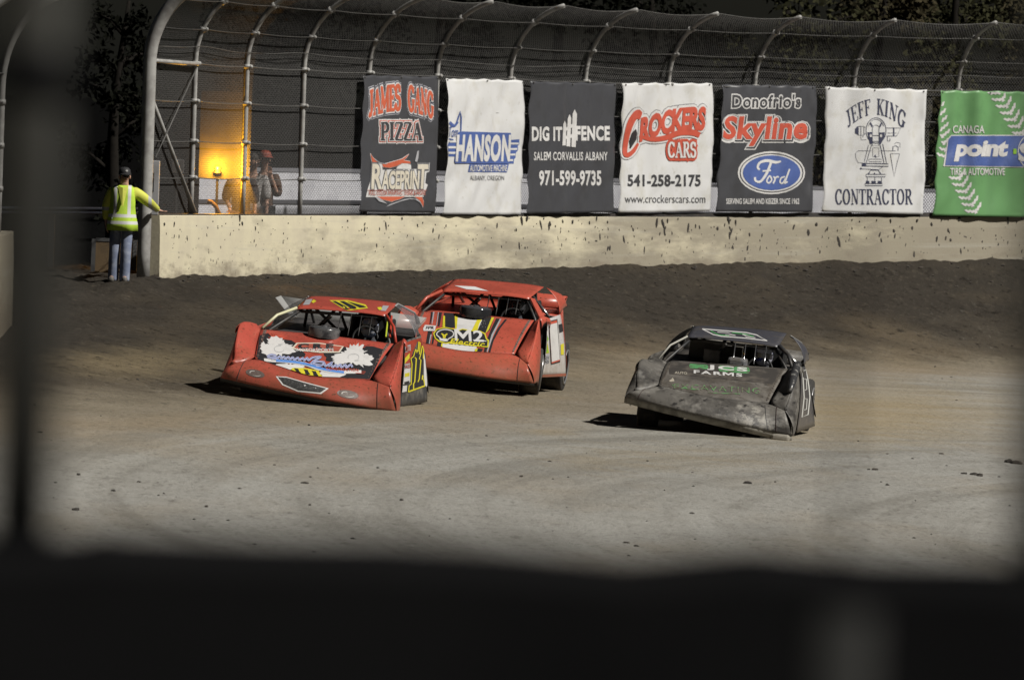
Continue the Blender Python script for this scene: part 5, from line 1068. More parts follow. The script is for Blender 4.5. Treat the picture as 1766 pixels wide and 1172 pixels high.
sh_ = warp(text('M2', b2(520, 560, 805, 668), 0, .02, .06, -.05), lambda v: np.stack([v[:, 0], v[:, 1] + (v[:, 0] - 810) * .05], 1)); h2.lay('hood_emblem', sh_, I_W, 6)
h2.lay('hood_emblem', [stroke(c2([(700, 655), (790, 662), (830, 668)]), [1, 2, 1.2])], I_W, 6)
h2.lay('hood_emblem', warp(text('Electric', b2(475, 655, 815, 708), 0, .02, .06, .35), lambda v: np.stack([v[:, 0], v[:, 1] + (v[:, 0] - 805) * .10], 1)), I_Y, 6)
h2.lay('hood_decal', [poly(c2([(222, 540), (240, 508), (345, 515), (335, 565), (225, 565)]))], I_W, 3); h2.lay('hood_decal', text('FPR', b2(245, 522, 325, 552), 0, .03, 0, .2), I_K, 4)
d2 = Skin2D(S2['doorR'][0][0], car2, M2, .006, 7)
d2.lay('door_graphic', [poly(c2([(1340, 440), (1440, 430), (1400, 560), (1380, 700), (1345, 690)]))], RED2, 1); d2.lay('door_graphic', [poly(c2([(1366, 980), (1596, 968), (1596, 1004), (1364, 1012)]))], RED2, 1)
d2.lay('door_graphic', [poly(c2([(1375, 500), (1400, 510), (1405, 580), (1425, 640), (1402, 680), (1432, 770), (1365, 778), (1385, 690), (1335, 665), (1380, 620)]))], I_LG, 2)
d2.lay('door_graphic', [stroke(c2([(1385, 510), (1375, 620), (1340, 660), (1395, 650), (1410, 690), (1425, 765), (1368, 772)]), 1.5), poly(c2([(1540, 690), (1570, 680), (1570, 790), (1542, 790)]))], I_Y, 3)
d2.lay('door_graphic', [poly(c2([(1370, 800), (1430, 785), (1428, 870), (1372, 882)]))], I_S, 2); d2.lay('door_graphic', text('XCT', b2(1376, 810, 1426, 838), 0, .02) + text('RACE', b2(1376, 845, 1424, 868), 0, .02), I_K, 3)
d2.lay('door_graphic', [poly(c2([(1520, 500), (1575, 485), (1580, 560), (1530, 580)]))], I_K, 2)
d2.lay('door_number', [poly(c2([(1422, 468), (1508, 446), (1535, 860), (1447, 884)]))], I_K, 3); d2.lay('door_number', [poly(c2([(1428, 476), (1502, 458), (1530, 848), (1452, 872)]))], I_R, 4); d2.lay('door_number', [poly(c2([(1430, 500), (1503, 482), (1528, 835), (1452, 858)]))], I_W, 5)
r2 = Skin2D(S2['roof'][0][0], car2, M2, .006, 9)
r2.lay('roof_decal', [poly(c2([(520, 127), (720, 138), (850, 180), (640, 163)]))], mat('ink_bright_white', (.72, .72, .72), .5), 1); r2.lay('roof_seam', [stroke(c2([(960, 92), (870, 182)]), .7)], I_BR, 1)
air_cleaner(car2, k2, -.02, mat('cleaner_gloss', (.02, .02, .022), .12, (.05, .05, .05), 5), mat('cleaner_lid', (.05, .05, .055), .2), .23, .085)
driver('driver in a black and silver helmet inside the orange-red car', M2, .43, 2.45, .71, HLM_K, VIS)

# ---- car three: dark and caked in mud, with headers at the right
MUD = mat('mud_caked', (.112, .104, .093), .55, (.034, .031, .028), 1.7, .42, .60, bump=.6, bscale=9, detail=10, stretch=(1, .7, 1.4), extra=[((.22, .208, .187), 4.5, .48, .68), ((.022, .02, .019), 8, .58, .66), ((.13, .115, .095), 19, .62, .70)]); MUDL = mat('mud_thick', (.13, .118, .103), .7, (.055, .048, .042), 1.8, .48, .66, bump=.5, bscale=18, detail=10, extra=[((.07, .06, .048), 5, .5, .62), ((.03, .027, .024), 12, .6, .68)]); GRA = paint('graphite', (.06, .06, .072), (.13, .115, .1), .55, .4); DOOR3 = paint('graphite_door', (.07, .068, .072), (.13, .115, .1), .52, .38)
K3 = mirror(dict(lipL=(-1.14, .29, .28), lipR=(1.12, .3, .04), hrL=(-.77, 1.6, .76), hrR=(.85, 1.63, .87), fpL=(-1.07, 1.06, .76), fpR=(1.0, 1.31, .93), rfL=(-.59, 2.11, 1.13), rfR=(.65, 2.11, 1.15), rrL=(-.64, 3.29, 1.23), rrR=(.63, 3.32, 1.29), drR=(.93, 3.29, .88), brR=(1.17, 3.21, .1), hfL=(-.74, .52, .47), hfR=(.74, .52, .42)))
car3, M3, S3, nose3, hood3, k3 = race_car('dark dirt race car caked in mud with green lettering', K3, (2.591, 122.41, .066), (6.69, -.34, 5.06), MUD, GRA, (MUD, DOOR3),
    opt=dict(hood=MUDL, pillarL=('bar', mat('chalky_trim', (.36, .35, .31), .6), .014), pillarR=('bar', CAGE, .024), sailR=(GRA, .42, 1.), sailL=(INTR, .3, 1.), deck=mat('deck_mud', (.10, .09, .08), .6, (.05, .045, .04), 4), dam=mat('dam_grey', (.24, .225, .19), .6, (.12, .11, .09), 6), braceR=CHR, bright_bars=True, flare=.05, ridge=.05, steer=5, skirt=.08, sail_trim=mat('grey_trim2', (.2, .2, .19), .5)))
c3_ = T(1040, 540, 4.415); b3 = lambda *a: B4(a, 1040, 540, 4.415)
edge_rivets(hood3, S3, car3, M3, k3, mat('rivet_mud', (.11, .095, .078), .7, (.06, .05, .042), 9)); nose_seams(nose3, car3, (.08, .91))
h3 = Skin2D(hood3, car3, M3, .006, 9)
h3.lay('cowl_strip', [poly(c3_([(495, 372), (700, 378), (1000, 400), (1385, 430), (1290, 540), (1000, 512), (700, 480), (505, 465)]))], mat('cowl_dark', (.045, .04, .036), .6, (.11, .095, .08), 4, .48, .66), 1)
slant = lambda v: np.stack([v[:, 0], v[:, 1] + (v[:, 0] - 1240) * .075], 1)
h3.lay('hood_lettering', warp([rrect(*b3(655, 404, 800, 436), 3), rrect(*b3(880, 400, 1118, 446), 4)], slant), mat('ink_dull_green', (.08, .27, .10), .6, (.09, .08, .06), 12, .48, .6), 2)
h3.lay('hood_lettering', warp(text('JCS', b3(790, 402, 1100, 442), 0, .04, .12), slant) + warp(text('FARMS', b3(690, 450, 1060, 476), 0, .03, .14), slant), I_W, 3)
h3.lay('hood_lettering', warp(text('EXCAVATING', b3(540, 556, 1195, 596), 0, .0, .08), lambda v: np.stack([v[:, 0], v[:, 1] + (v[:, 0] - 1240) * .055], 1)) + [stroke(c3_([(800, 606), (900, 612), (1040, 616)]), 1.2), stroke(c3_([(525, 545), (545, 565), (700, 585)]), 1.1)], mat('ink_mud_green', (.11, .27, .10), .6, (.13, .112, .088), 22, .44, .54), 2)
h3.lay('hood_lettering', warp(text('AUTO', b3(545, 470, 640, 488), 0, .02), slant) + [poly(c3_(jag(525, 512, 14, 9, .5, 3, 1.6)))], mat('ink_dusty', (.36, .33, .27), .7), 2)
n3 = Skin2D(nose3, car3, M3, .006, 9)
# scraped, chalky patch on the corner of the nose: part of the mud coat itself
N, L = nodes_of(MUD); b_ = N['Principled BSDF']; src_ = b_.inputs['Base Color'].links[0].from_socket; tc_ = N.new('ShaderNodeTexCoord')
ds_ = N.new('ShaderNodeVectorMath'); ds_.operation = 'DISTANCE'; L.new(tc_.outputs['Object'], ds_.inputs[0]); ds_.inputs[1].default_value = (.60, .12, .27)
no_ = N.new('ShaderNodeTexNoise'); no_.inputs['Scale'].default_value = 9; no_.inputs['Detail'].default_value = 9; no_.inputs['Roughness'].default_value = .75; L.new(tc_.outputs['Object'], no_.inputs['Vector'])
su_ = N.new('ShaderNodeMath'); su_.operation = 'MULTIPLY_ADD'; su_.inputs[1].default_value = -.42; L.new(ds_.outputs['Value'], su_.inputs[0]); L.new(no_.outputs[0], su_.inputs[2])
mr_ = N.new('ShaderNodeMapRange'); mr_.inputs[1].default_value = .44; mr_.inputs[2].default_value = .53; mr_.inputs[4].default_value = .9; L.new(su_.outputs[0], mr_.inputs[0])
mx_ = N.new('ShaderNodeMix'); mx_.data_type = 'RGBA'; L.new(mr_.outputs[0], mx_.inputs[0]); L.new(src_, mx_.inputs[6]); mx_.inputs[7].default_value = (.27, .255, .225, 1); L.new(mx_.outputs[2], b_.inputs['Base Color'])
n3.lay('panel_seam', [stroke(c3_([(1232, 700), (1240, 800), (1256, 905)]), 1.0)], DARK, 1)
f3 = Skin2D(S3['fender_outer'][0][0], car3, M3, .006, 8)
r3 = Skin2D(S3['roof'][0][0], car3, M3, .006, 9)
r3.lay('roof_number', [stroke(c3_([(755, 122), (900, 134), (1090, 150), (1170, 168), (1250, 212), (1080, 192), (900, 178), (840, 165), (755, 122)]), 1.7), stroke(c3_([(870, 146), (950, 152), (1010, 172), (930, 168)]), 1.2), stroke(c3_([(1140, 178), (1060, 164), (1090, 182), (1160, 190)]), 1.2)], I_W, 1); r3.lay('roof_number', [stroke(c3_([(820, 138), (880, 168), (960, 174)]), 1.1), stroke(c3_([(980, 152), (1080, 162), (1150, 182)]), 1.1)], I_GR, 2)
d3 = Skin2D(S3['doorR'][0][0], car3, M3, .006, 7)
d3.lay('door_number', [stroke(c3_([(1517, 440), (1545, 430), (1565, 560), (1572, 640), (1558, 770), (1512, 790), (1528, 640), (1517, 440)]), 1.9), stroke(c3_([(1530, 500), (1545, 500), (1548, 580), (1532, 585)]), 1.3), stroke(c3_([(1535, 650), (1550, 650), (1545, 730), (1528, 735)]), 1.3)], mat('ink_chalk', (.55, .55, .52), .6), 1)
# bent chrome-worn pipe along the top of the left front fender, and the bumper bar at the nose corner
fR = S3['fender_inner'][1][0]; pp = fR(np.linspace(.3, .95, 9), np.full(9, .12)); MB().tube([p + V3_(-.0, -.01, .02) for p in pp], [.03, .045, .055, .058, .058, .056, .05, .04, .02], 12).build('fender_tube', mat('scuffed_black', (.04, .04, .042), .3, (.30, .29, .27), 16, .56, .66), car3, smooth=True)
cL = k3['lipR']; MB().box((cL[0] - .26, .16, cL[2] - .085), (cL[0] - .02, .34, cL[2] + .01)).build('bumper_corner', mat('bumper_pale', (.27, .25, .21), .6, (.2, .18, .15), 7), car3, bevel=.03)
e = np.array([cL[0] - .02, .62, cL[2]]); MB().tube([e + V3_(-.02, .0, .02), e + V3_(-.01, .12, .35), e + V3_(-.06, .3, .62)], .016, 6).build('edge_tube', CHR, car3, smooth=True)
# scoop and dash panels seen through the open front
MB().box((-.36, 2.3, .80), (-.14, 2.36, .98)).build('dash_panel', mat('dash_grey', (.13, .12, .11), .6, (.06, .055, .05), 6), car3, bevel=.01)
MB().box((.02, 1.72, .80), (.28, 2.0, .93)).build('hood_scoop', mat('scoop_grey', (.17, .17, .18), .5, (.1, .09, .08), 6), car3, bevel=.04)
MB().box((-.62, 2.9, .80), (.1, 2.93, 1.04)).build('bulkhead', mat('bulkhead_grey', (.085, .08, .072), .7, (.045, .04, .036), 5), car3)
HLM_W = mat('helmet_white', (.55, .55, .62), .12, (.08, .1, .35), 8, .55, .6)
driver('driver in a white and violet helmet inside the mud-caked car', M3, .45, 2.3, .69, HLM_W, VIS)
# ------------------------------------------------------------------ people
SKIN = mat('skin_tone', (.62, .38, .28), .55, (.30, .16, .10), 14); HAIR = mat('hair_dark', (.03, .022, .016), .7)
def hand_nodes(J, E_, root, w, d, side, q, curl=.6, palm=None):
    """adds a palm, four unequal fingers and a thumb after wrist node"""
    w = Vector(w); d = Vector(d).normalized(); s = Vector(side).normalized(); up_ = d.cross(s); pm = w + d * .055
    J[q + 'p'] = (tuple(pm), (.034, .018)); E_.append((root, q + 'p'))
    for i, (l, o) in enumerate(((.068, -.027), (.078, -.009), (.073, .009), (.058, .026))):
        b = pm + d * .028 + s * o; J[f'{q}{i}a'] = (tuple(b), .0095); m_ = b + d * l * .5 - up_ * l * .12 * curl; J[f'{q}{i}b'] = (tuple(m_), .0085); t = m_ + d * l * .42 - up_ * l * .35 * curl; J[f'{q}{i}c'] = (tuple(t), .007)
        E_ += [(q + 'p', f'{q}{i}a'), (f'{q}{i}a', f'{q}{i}b'), (f'{q}{i}b', f'{q}{i}c')]
    b = pm - d * .02 - s * .036; t = b + d * .035 - s * .018; J[q + 't'] = (tuple(b), .011); J[q + 'u'] = (tuple(t), .008); E_ += [(q + 'p', q + 't'), (q + 't', q + 'u')]
def person(label, loc, J, E_, cat='person', group=None, rot=0.0, tone=None):
    r = empty('person', loc); r.rotation_euler = (0, 0, rot); tag(r, label, cat, group); thin = {'p', 's', 'c', 'ls', 'le', 'rs', 're', 'lh', 'lk', 'rh', 'rk'}
    skin('body', {q: (v[0], (tuple(x * .72 for x in v[1]) if isinstance(v[1], tuple) else v[1] * .72) if q in thin else v[1]) for q, v in J.items()}, E_, tone or SKIN, r); return r
def head_bits(r, c, yaw, cap=None, hair=True, glasses=False, size=1.0):
    """face details on the head: eyes, brows, mouth, ears, hair and a cap as parts"""
    R_ = Matrix.Translation(Vector(c)) @ Matrix.Rotation(yaw, 4, 'Z') @ Matrix.Scale(size, 4)
    def P(*a): return R_ @ Vector(a)
    ey = MB(); [ey.ball(tuple(P(x, -.094, .012)), .011, 8, 6) for x in (-.032, .032)]; ey.build('eyes', mat('eye_dark', (.04, .03, .025), .3), r)
    MB().tube([P(-.025, -.098, -.058), P(0, -.104, -.056), P(.025, -.098, -.058)], .005, 6).build('mouth', mat('lip', (.28, .10, .08), .5), r)
    for x in (-1, 1): MB().ball(tuple(P(x * .078, .0, .0)), (.012, .02, .032), 8, 6).build('ear', SKIN, r, smooth=True)
    if hair:
        hb = MB(); hb.ball((0, .032, .045), (.084, .088, .085), 14, 9); hb.V = [tuple(R_ @ Vector(v)) for v in hb.V]; hb.build('hair', HAIR, r, smooth=True)
    if cap:
        cb = MB(); cb.lathe([(.094, 0), (.095, .03), (.085, .07), (.055, .098), (.001, .108)], (0, .004, .035), 'z', 18); cb.V = [tuple(R_ @ Vector((v[0] * .92, v[1] * 1.1, v[2]))) for v in cb.V]; co = cb.build('cap', cap[0], r, smooth=True)
        br = MB(); 
        for i in range(13):
            a = math.pi * (1.12 + .76 * i / 12); b_ = math.cos(a), math.sin(a); br.V += [tuple(P(.086 * b_[0], .10 * b_[1], .045)), tuple(P(.082 * b_[0], .10 * b_[1] - .075 * abs(b_[1]) ** .5, .034))]
        br.F = [(2 * i, 2 * i + 2, 2 * i + 3, 2 * i + 1) for i in range(12)]; br.build('brim', cap[0], co, smooth=True, solid=.005)
        if cap[1]: MB().ball(tuple(P(.0, -.098, .085)), (.02, .008, .017), 8, 6).build('patch', cap[1], co)
    if glasses:
        gl = MB(); [gl.ball(tuple(P(x, -.104, .012)), (.026, .007, .019), 10, 6) for x in (-.032, .032)]; gl.tube([P(-.08, -.0, .02), P(-.06, -.095, .02), P(.06, -.095, .02), P(.08, 0, .02)], .004, 5); gl.build('glasses', mat('glasses', (.05, .05, .05), .15), r)

# ---- the flagman in the lime jacket, leaning a hand on the wall end
fpx = on_ground(207, 487); fz_ = gz(fpx[0], fpx[1]); foot = (fpx[0], fpx[1], fz_ - .01)
hand_t = unproj(281, 371, 147.9); hx, hz2 = hand_t[0] - foot[0], hand_t[2] - foot[2] + .02; hy = hand_t[1] - foot[1]
J = {'p': ((.0, 0, .93), (.15, .11)), 's': ((.0, .0, 1.12), (.145, .105)), 'c': ((.0, .01, 1.34), (.165, .11)), 'n': ((.0, 0, 1.47), .062), 'h': ((.015, -.01, 1.545), (.076, .084)), 'h2': ((.02, -.01, 1.65), (.084, .098)), 'nose': ((.05, -.105, 1.585), .018),
     'ls': ((-.175, .01, 1.40), .072), 'le': ((-.245, .03, 1.13), .052), 'lw': ((-.235, -.02, .90), .034), 'rs': ((.175, .01, 1.40), .072), 're': ((.39, .05, 1.24), .05), 'rw': ((hx - .10, hy - .02, hz2 + .03), .033),
     'lh': ((-.09, 0, .88), .095), 'lk': ((-.10, -.03, .48), .06), 'la': ((-.11, .02, .09), .042), 'lt': ((-.14, -.12, .045), .04), 'rh': ((.09, 0, .88), .095), 'rk': ((.075, -.06, .48), .06), 'ra': ((.065, .0, .09), .042), 'rt': ((.075, -.15, .045), .04)}
E_ = [('p', 's'), ('s', 'c'), ('c', 'n'), ('n', 'h'), ('h', 'h2'), ('h', 'nose'), ('c', 'ls'), ('ls', 'le'), ('le', 'lw'), ('c', 'rs'), ('rs', 're'), ('re', 'rw'), ('p', 'lh'), ('lh', 'lk'), ('lk', 'la'), ('la', 'lt'), ('p', 'rh'), ('rh', 'rk'), ('rk', 'ra'), ('ra', 'rt')]
hand_nodes(J, E_, 'rw', J['rw'][0], (1, .1, -.25), (.1, -1, 0), 'R', .5); hand_nodes(J, E_, 'lw', J['lw'][0], (.05, -.12, -1), (.2, -1, 0), 'L', .7)
man = person('person in a lime hi-vis jacket, dark cap and jeans leaning on the wall end', foot, J, E_)
man.scale = (1.02, 1.02, 1.03)
head_bits(man, (.02, -.01, 1.605), .28, cap=(mat('cap_black', (.02, .02, .022), .7), mat('cap_patch', (.5, .5, .48), .6)), size=1.08, hair=False)
def sub(J, keys, grow): return {q: (J[q][0], tuple(x + grow for x in J[q][1]) if isinstance(J[q][1], tuple) else J[q][1] + grow) for q in keys}
JK = sub(J, ['s', 'c', 'ls', 'le', 'rs', 're'], .022); JK['p2'] = ((0, 0, .86), (.175, .135)); JK['lw2'] = ((-.238, -.01, .93), .05); a, b = Vector(J['re'][0]), Vector(J['rw'][0]); JK['rw2'] = (tuple(a.lerp(b, .92)), .05); JK['n2'] = ((0, .01, 1.485), .088); JK['rs'] = (J['rs'][0], .098); JK['ls'] = (J['ls'][0], .098); JK['re'] = (J['re'][0], .084); JK['le'] = (J['le'][0], .084); JK['lw2'] = (JK['lw2'][0], .058); JK['rw2'] = (JK['rw2'][0], .056)
lime2 = mat('sleeve_yellow', (.64, .66, .09), .7, (.52, .54, .09), 5, .5, .7)
N, L = nodes_of(lime2); tc = N.new('ShaderNodeTexCoord'); sp = N.new('ShaderNodeSeparateXYZ'); L.new(tc.outputs['Object'], sp.inputs[0])
def band_nodes(N, L, terms, src, col):
    """bands sewn on cloth: terms are (socket, lo, hi) all of which must hold; several lists are alternatives"""
    tot = None
    for alt in terms:
        cur = None
        for so, lo, hi in alt:
            g1 = N.new('ShaderNodeMath'); g1.operation = 'GREATER_THAN'; g1.inputs[1].default_value = lo; L.new(so, g1.inputs[0]); g2 = N.new('ShaderNodeMath'); g2.operation = 'LESS_THAN'; g2.inputs[1].default_value = hi; L.new(so, g2.inputs[0])
            m_ = N.new('ShaderNodeMath'); m_.operation = 'MULTIPLY'; L.new(g1.outputs[0], m_.inputs[0]); L.new(g2.outputs[0], m_.inputs[1])
            if cur is None: cur = m_.outputs[0]
            else: k = N.new('ShaderNodeMath'); k.operation = 'MULTIPLY'; L.new(cur, k.inputs[0]); L.new(m_.outputs[0], k.inputs[1]); cur = k.outputs[0]
        if tot is None: tot = cur
        else: k = N.new('ShaderNodeMath'); k.operation = 'MAXIMUM'; L.new(tot, k.inputs[0]); L.new(cur, k.inputs[1]); tot = k.outputs[0]
    x = N.new('ShaderNodeMix'); x.data_type = 'RGBA'; L.new(tot, x.inputs[0]); L.new(src, x.inputs[6]); x.inputs[7].default_value = (*col, 1); return x.outputs[2]
bs = N['Principled BSDF']; L.new(band_nodes(N, L, [[(sp.outputs[0], .395, .445)], [(sp.outputs[0], -.4, -.19), (sp.outputs[2], 1.09, 1.14)]], bs.inputs['Base Color'].links[0].from_socket, (.45, .45, .43)), bs.inputs['Base Color'])
skin('jacket', JK, [('p2', 's'), ('s', 'c'), ('c', 'n2'), ('c', 'ls'), ('ls', 'le'), ('le', 'lw2'), ('c', 'rs'), ('rs', 're'), ('re', 'rw2')], lime2, man)
vest_m = mat('vest_lime', (.46, .66, .05), .65, (.38, .56, .045), 5, .5, .7); N, L = nodes_of(vest_m); tc = N.new('ShaderNodeTexCoord'); sp = N.new('ShaderNodeSeparateXYZ'); L.new(tc.outputs['Object'], sp.inputs[0]); bs = N['Principled BSDF']
L.new(band_nodes(N, L, [[(sp.outputs[2], .885, .935)], [(sp.outputs[2], .99, 1.04)], [(sp.outputs[0], -.13, -.08), (sp.outputs[2], 1.0, 1.6)], [(sp.outputs[0], .085, .135), (sp.outputs[2], 1.0, 1.6)]], bs.inputs['Base Color'].links[0].from_socket, (.62, .62, .60)), bs.inputs['Base Color'])
def torso(rings):
    mb = MB(); n = 28
    for z, rx, ry, x0 in rings:
        for j in range(n):
            a = 2 * math.pi * j / n; f = 1 + .04 * math.sin(a * 5 + z * 9); mb.V.append((x0 + rx * f * math.copysign(abs(math.cos(a)) ** .8, math.cos(a)), ry * f * math.sin(a), z))
    for i in range(len(rings) - 1):
        for j in range(n): mb.F.append((i * n + j, i * n + (j + 1) % n, (i + 1) * n + (j + 1) % n, (i + 1) * n + j))
    return mb
vo = torso([(.79, .245, .205, 0), (.90, .235, .20, 0), (1.0, .215, .18, 0), (1.15, .20, .155, 0), (1.30, .205, .16, 0), (1.42, .19, .145, 0), (1.48, .13, .12, 0)]).build('vest', vest_m, man, smooth=True, solid=.008)
mesh('shirt_front', [(-.075, -.128, 1.475), (.085, -.128, 1.475), (.02, -.20, 1.16), (0, -.20, 1.16), (.005, -.16, 1.44)], [(0, 4, 3), (4, 1, 2), (4, 2, 3)], lime2, vo, solid=.004)
jeans = mat('denim', (.17, .20, .29), .8, (.30, .33, .41), 7, .46, .66, bump=.3, bscale=12)
JN = sub(J, ['lh', 'lk', 'la', 'rh', 'rk', 'ra'], .022); JN['p'] = ((0, 0, .90), (.145, .115)); JN['lh'] = (J['lh'][0], .10); JN['rh'] = (J['rh'][0], .10); JN['la'] = ((-.11, .0, .065), .088); JN['ra'] = ((.065, -.02, .065), .088); JN['lk'] = (J['lk'][0], .09); JN['rk'] = (J['rk'][0], .09)
JN = {q: JN[q] for q in ['p', 'lh', 'lk', 'la', 'rh', 'rk', 'ra']}; JN['lb'] = ((-.112, -.005, .0), .086); JN['rb'] = ((.066, -.025, .0), .086)
skin('jeans', JN, [('p', 'lh'), ('lh', 'lk'), ('lk', 'la'), ('p', 'rh'), ('rh', 'rk'), ('rk', 'ra'), ('la', 'lb'), ('ra', 'rb')], jeans, man)
for q in 'lr': skin('shoe', {'a': ((J[q + 'a'][0][0], .03, .05), .05), 'b': (J[q + 't'][0], .048), 'c': ((J[q + 't'][0][0], J[q + 't'][0][1] - .05, .045), .04)}, [('a', 'b'), ('b', 'c')], mat('shoe_grey', (.16, .15, .14), .7, (.08, .07, .06), 9), man)

# ---- two people standing behind the mesh, lit by the amber lamp
def bystander(label, px, topy, y, shirt, pants, capm, pose, x_off=0):
    g_ = unproj(px, topy, y); z0 = gz(g_[0], y); H = g_[2] - z0; f = H / 1.78
    up_ = pose == 'chin'
    J = {'p': ((0, 0, .93), (.145, .105)), 's': ((0, 0, 1.12), (.14, .10)), 'c': ((0, .01, 1.34), (.16, .108)), 'n': ((0, 0, 1.5), .056), 'h': ((.01, -.01, 1.585), (.07, .075)), 'h2': ((.01, -.01, 1.69), (.076, .09)), 'nose': ((.045, -.095, 1.625), .012), 'ls': ((-.17, .01, 1.4), .068), 'le': ((-.23, .03, 1.14), .05), 'lw': ((-.16 if not up_ else -.02, -.12, .98 if not up_ else 1.12), .033), 'rs': ((.17, .01, 1.4), .068), 're': ((.21, -.04, 1.12), .05), 'rw': ((.10, -.15, 1.40) if up_ else (.22, -.08, .9), .033), 'lh': ((-.09, 0, .88), .09), 'lk': ((-.1, -.02, .48), .06), 'la': ((-.1, .02, .07), .045), 'lt': ((-.11, -.12, .04), .04), 'rh': ((.09, 0, .88), .09), 'rk': ((.1, -.02, .48), .06), 'ra': ((.1, .02, .07), .045), 'rt': ((.11, -.12, .04), .04)}
    E_ = [('p', 's'), ('s', 'c'), ('c', 'n'), ('n', 'h'), ('h', 'h2'), ('h', 'nose'), ('c', 'ls'), ('ls', 'le'), ('le', 'lw'), ('c', 'rs'), ('rs', 're'), ('re', 'rw'), ('p', 'lh'), ('lh', 'lk'), ('lk', 'la'), ('la', 'lt'), ('p', 'rh'), ('rh', 'rk'), ('rk', 'ra'), ('ra', 'rt')]
    hand_nodes(J, E_, 'rw', J['rw'][0], (-.15, -.1, 1) if up_ else (0, -.1, -1), (1, 0, 0), 'R', .9); hand_nodes(J, E_, 'lw', J['lw'][0], (.8, -.3, .2) if up_ else (.1, -.3, -1), (0, 0, 1) if up_ else (1, 0, 0), 'L', .7)
    r = person(label, (g_[0], y, z0), J, E_, group='people standing behind the catch fence'); r.scale = (f, f, f)
    head_bits(r, (.01, -.01, 1.64), .55, cap=capm)
    T_ = sub(J, ['s', 'c', 'ls', 'le', 'rs', 're'], .034); T_['p2'] = ((0, 0, .84), (.19, .15)); T_['n2'] = ((0, .01, 1.46), .085); T_['rm'] = (tuple(Vector(J['re'][0]).lerp(Vector(J['rw'][0]), .25)), .055); T_['lm'] = (tuple(Vector(J['le'][0]).lerp(Vector(J['lw'][0]), .25)), .055)
    skin('shirt', T_, [('p2', 's'), ('s', 'c'), ('c', 'n2'), ('c', 'ls'), ('ls', 'le'), ('le', 'lm'), ('c', 'rs'), ('rs', 're'), ('re', 'rm')], shirt, r)
    N_ = {q: (J[q][0], (tuple(x + .02 for x in J[q][1]) if isinstance(J[q][1], tuple) else J[q][1] + .02)) for q in ['p', 'lh', 'lk', 'la', 'rh', 'rk', 'ra']}
    skin('trousers', N_, [('p', 'lh'), ('lh', 'lk'), ('lk', 'la'), ('p', 'rh'), ('rh', 'rk'), ('rk', 'ra')], pants, r)
bystander('person with a dark top at the left of the amber-lit fence post', 418, 270, 154.2, mat('shirt_dark', (.05, .035, .03), .8, (.03, .022, .02), 6), mat('pants_brown', (.09, .05, .03), .8), None, 'stand')
bystander('person in a pale grey shirt just right of the amber-lit fence post', 438, 262, 155.2, mat('shirt_grey', (.42, .40, .39), .8, (.26, .24, .22), 6), mat('pants_slate', (.08, .085, .10), .8), None, 'stand')
bystander('person in a brown shirt and red cap, hand raised to the chin', 457, 259, 155.6, mat('shirt_brown', (.13, .075, .05), .8, (.09, .05, .035), 6), mat('pants_dark', (.03, .03, .035), .8), (mat('cap_red', (.35, .08, .05), .7), None), 'chin')

cdq = unproj(417.5, 306, 153.9); cb = empty('card', tuple(cdq)); tag(cb, 'tall narrow pale card in the dark between lamp and post', 'card'); MB().box((-.04, -.01, 0), (.04, .01, .25)).build('sheet', mat('card_white', (.6, .57, .5), .6), cb)
# ------------------------------------------------------------------ trees behind the fence
BARK = mat('bark', (.014, .012, .010), .95, (.008, .007, .006), 6, spec=.1)
def tree(label, px, y, H, cw, lean, leafm, seed, base_h=.25, n=2600):
    random.seed(seed); x = unproj(px, 372, y)[0]; z0 = float(ground_base(np.array([x]), np.array([y]))[0][0]); r = empty('tree', (x, y, z0)); tag(r, label, 'tree', 'trees standing behind the fence')
    mb = MB(); tp = [(lean * f * H * .1 + .08 * math.sin(f * 5 + seed), .05 * math.cos(f * 4 + seed), H * .8 * f) for f in np.linspace(0, 1, 8)]; mb.tube(tp, [.22 * (1 - .8 * f) * H / 8 for f in np.linspace(0, 1, 8)], 8)
    tips = []
    for i in range(16):
        f = random.uniform(base_h, .95); b = Vector(tp[int(f * 7)]); a = random.uniform(0, 6.28); l = cw * random.uniform(.45, .95) * (1 - abs(f - .5) * .7); e = b + Vector((math.cos(a) * l, math.sin(a) * l, l * random.uniform(.15, .6))); mb.tube([b, b.lerp(e, .5) + Vector((0, 0, .1)), e], [.05, .035, .012], 5); tips += [(b.lerp(e, .6), l), (e, l)]
    tr_ = mb.build('trunk', BARK, r, smooth=True)
    cv = MB()
    cl = []
    for t, l in tips:
        for _ in range(3): cl.append((t + Vector((random.gauss(0, .3), random.gauss(0, .3), random.gauss(0, .25))) * cw * .4, cw * random.uniform(.12, .3)))
    for i in range(n):
        c, rr = random.choice(cl); d = Vector((random.gauss(0, 1), random.gauss(0, 1), random.gauss(0, .8))); d = d / max(.3, d.length) * rr * random.random() ** .4; p = c + d
        a = Vector((random.gauss(0, 1), random.gauss(0, 1), random.gauss(0, 1))).normalized(); b = a.cross(Vector((random.gauss(0, 1), random.gauss(0, 1), random.gauss(0, 1)))).normalized(); s = random.uniform(.045, .10)
        k0 = len(cv.V); cv.V += [tuple(p - a * s), tuple(p + b * s * .5), tuple(p + a * s), tuple(p - b * s * .5)]; cv.F.append((k0, k0 + 1, k0 + 2, k0 + 3))
    cv.build('crown', leafm, r)
LF1 = mat('leaf_brown', (.05, .042, .024), .95, (.028, .025, .014), .8, .42, .6, spec=.05); LF2 = mat('leaf_olive', (.045, .044, .022), .9, (.025, .025, .013), .7, .42, .6, spec=.05); LF3 = mat('leaf_dark', (.007, .0075, .005), .9, (.004, .0045, .0035), .6, spec=.05)
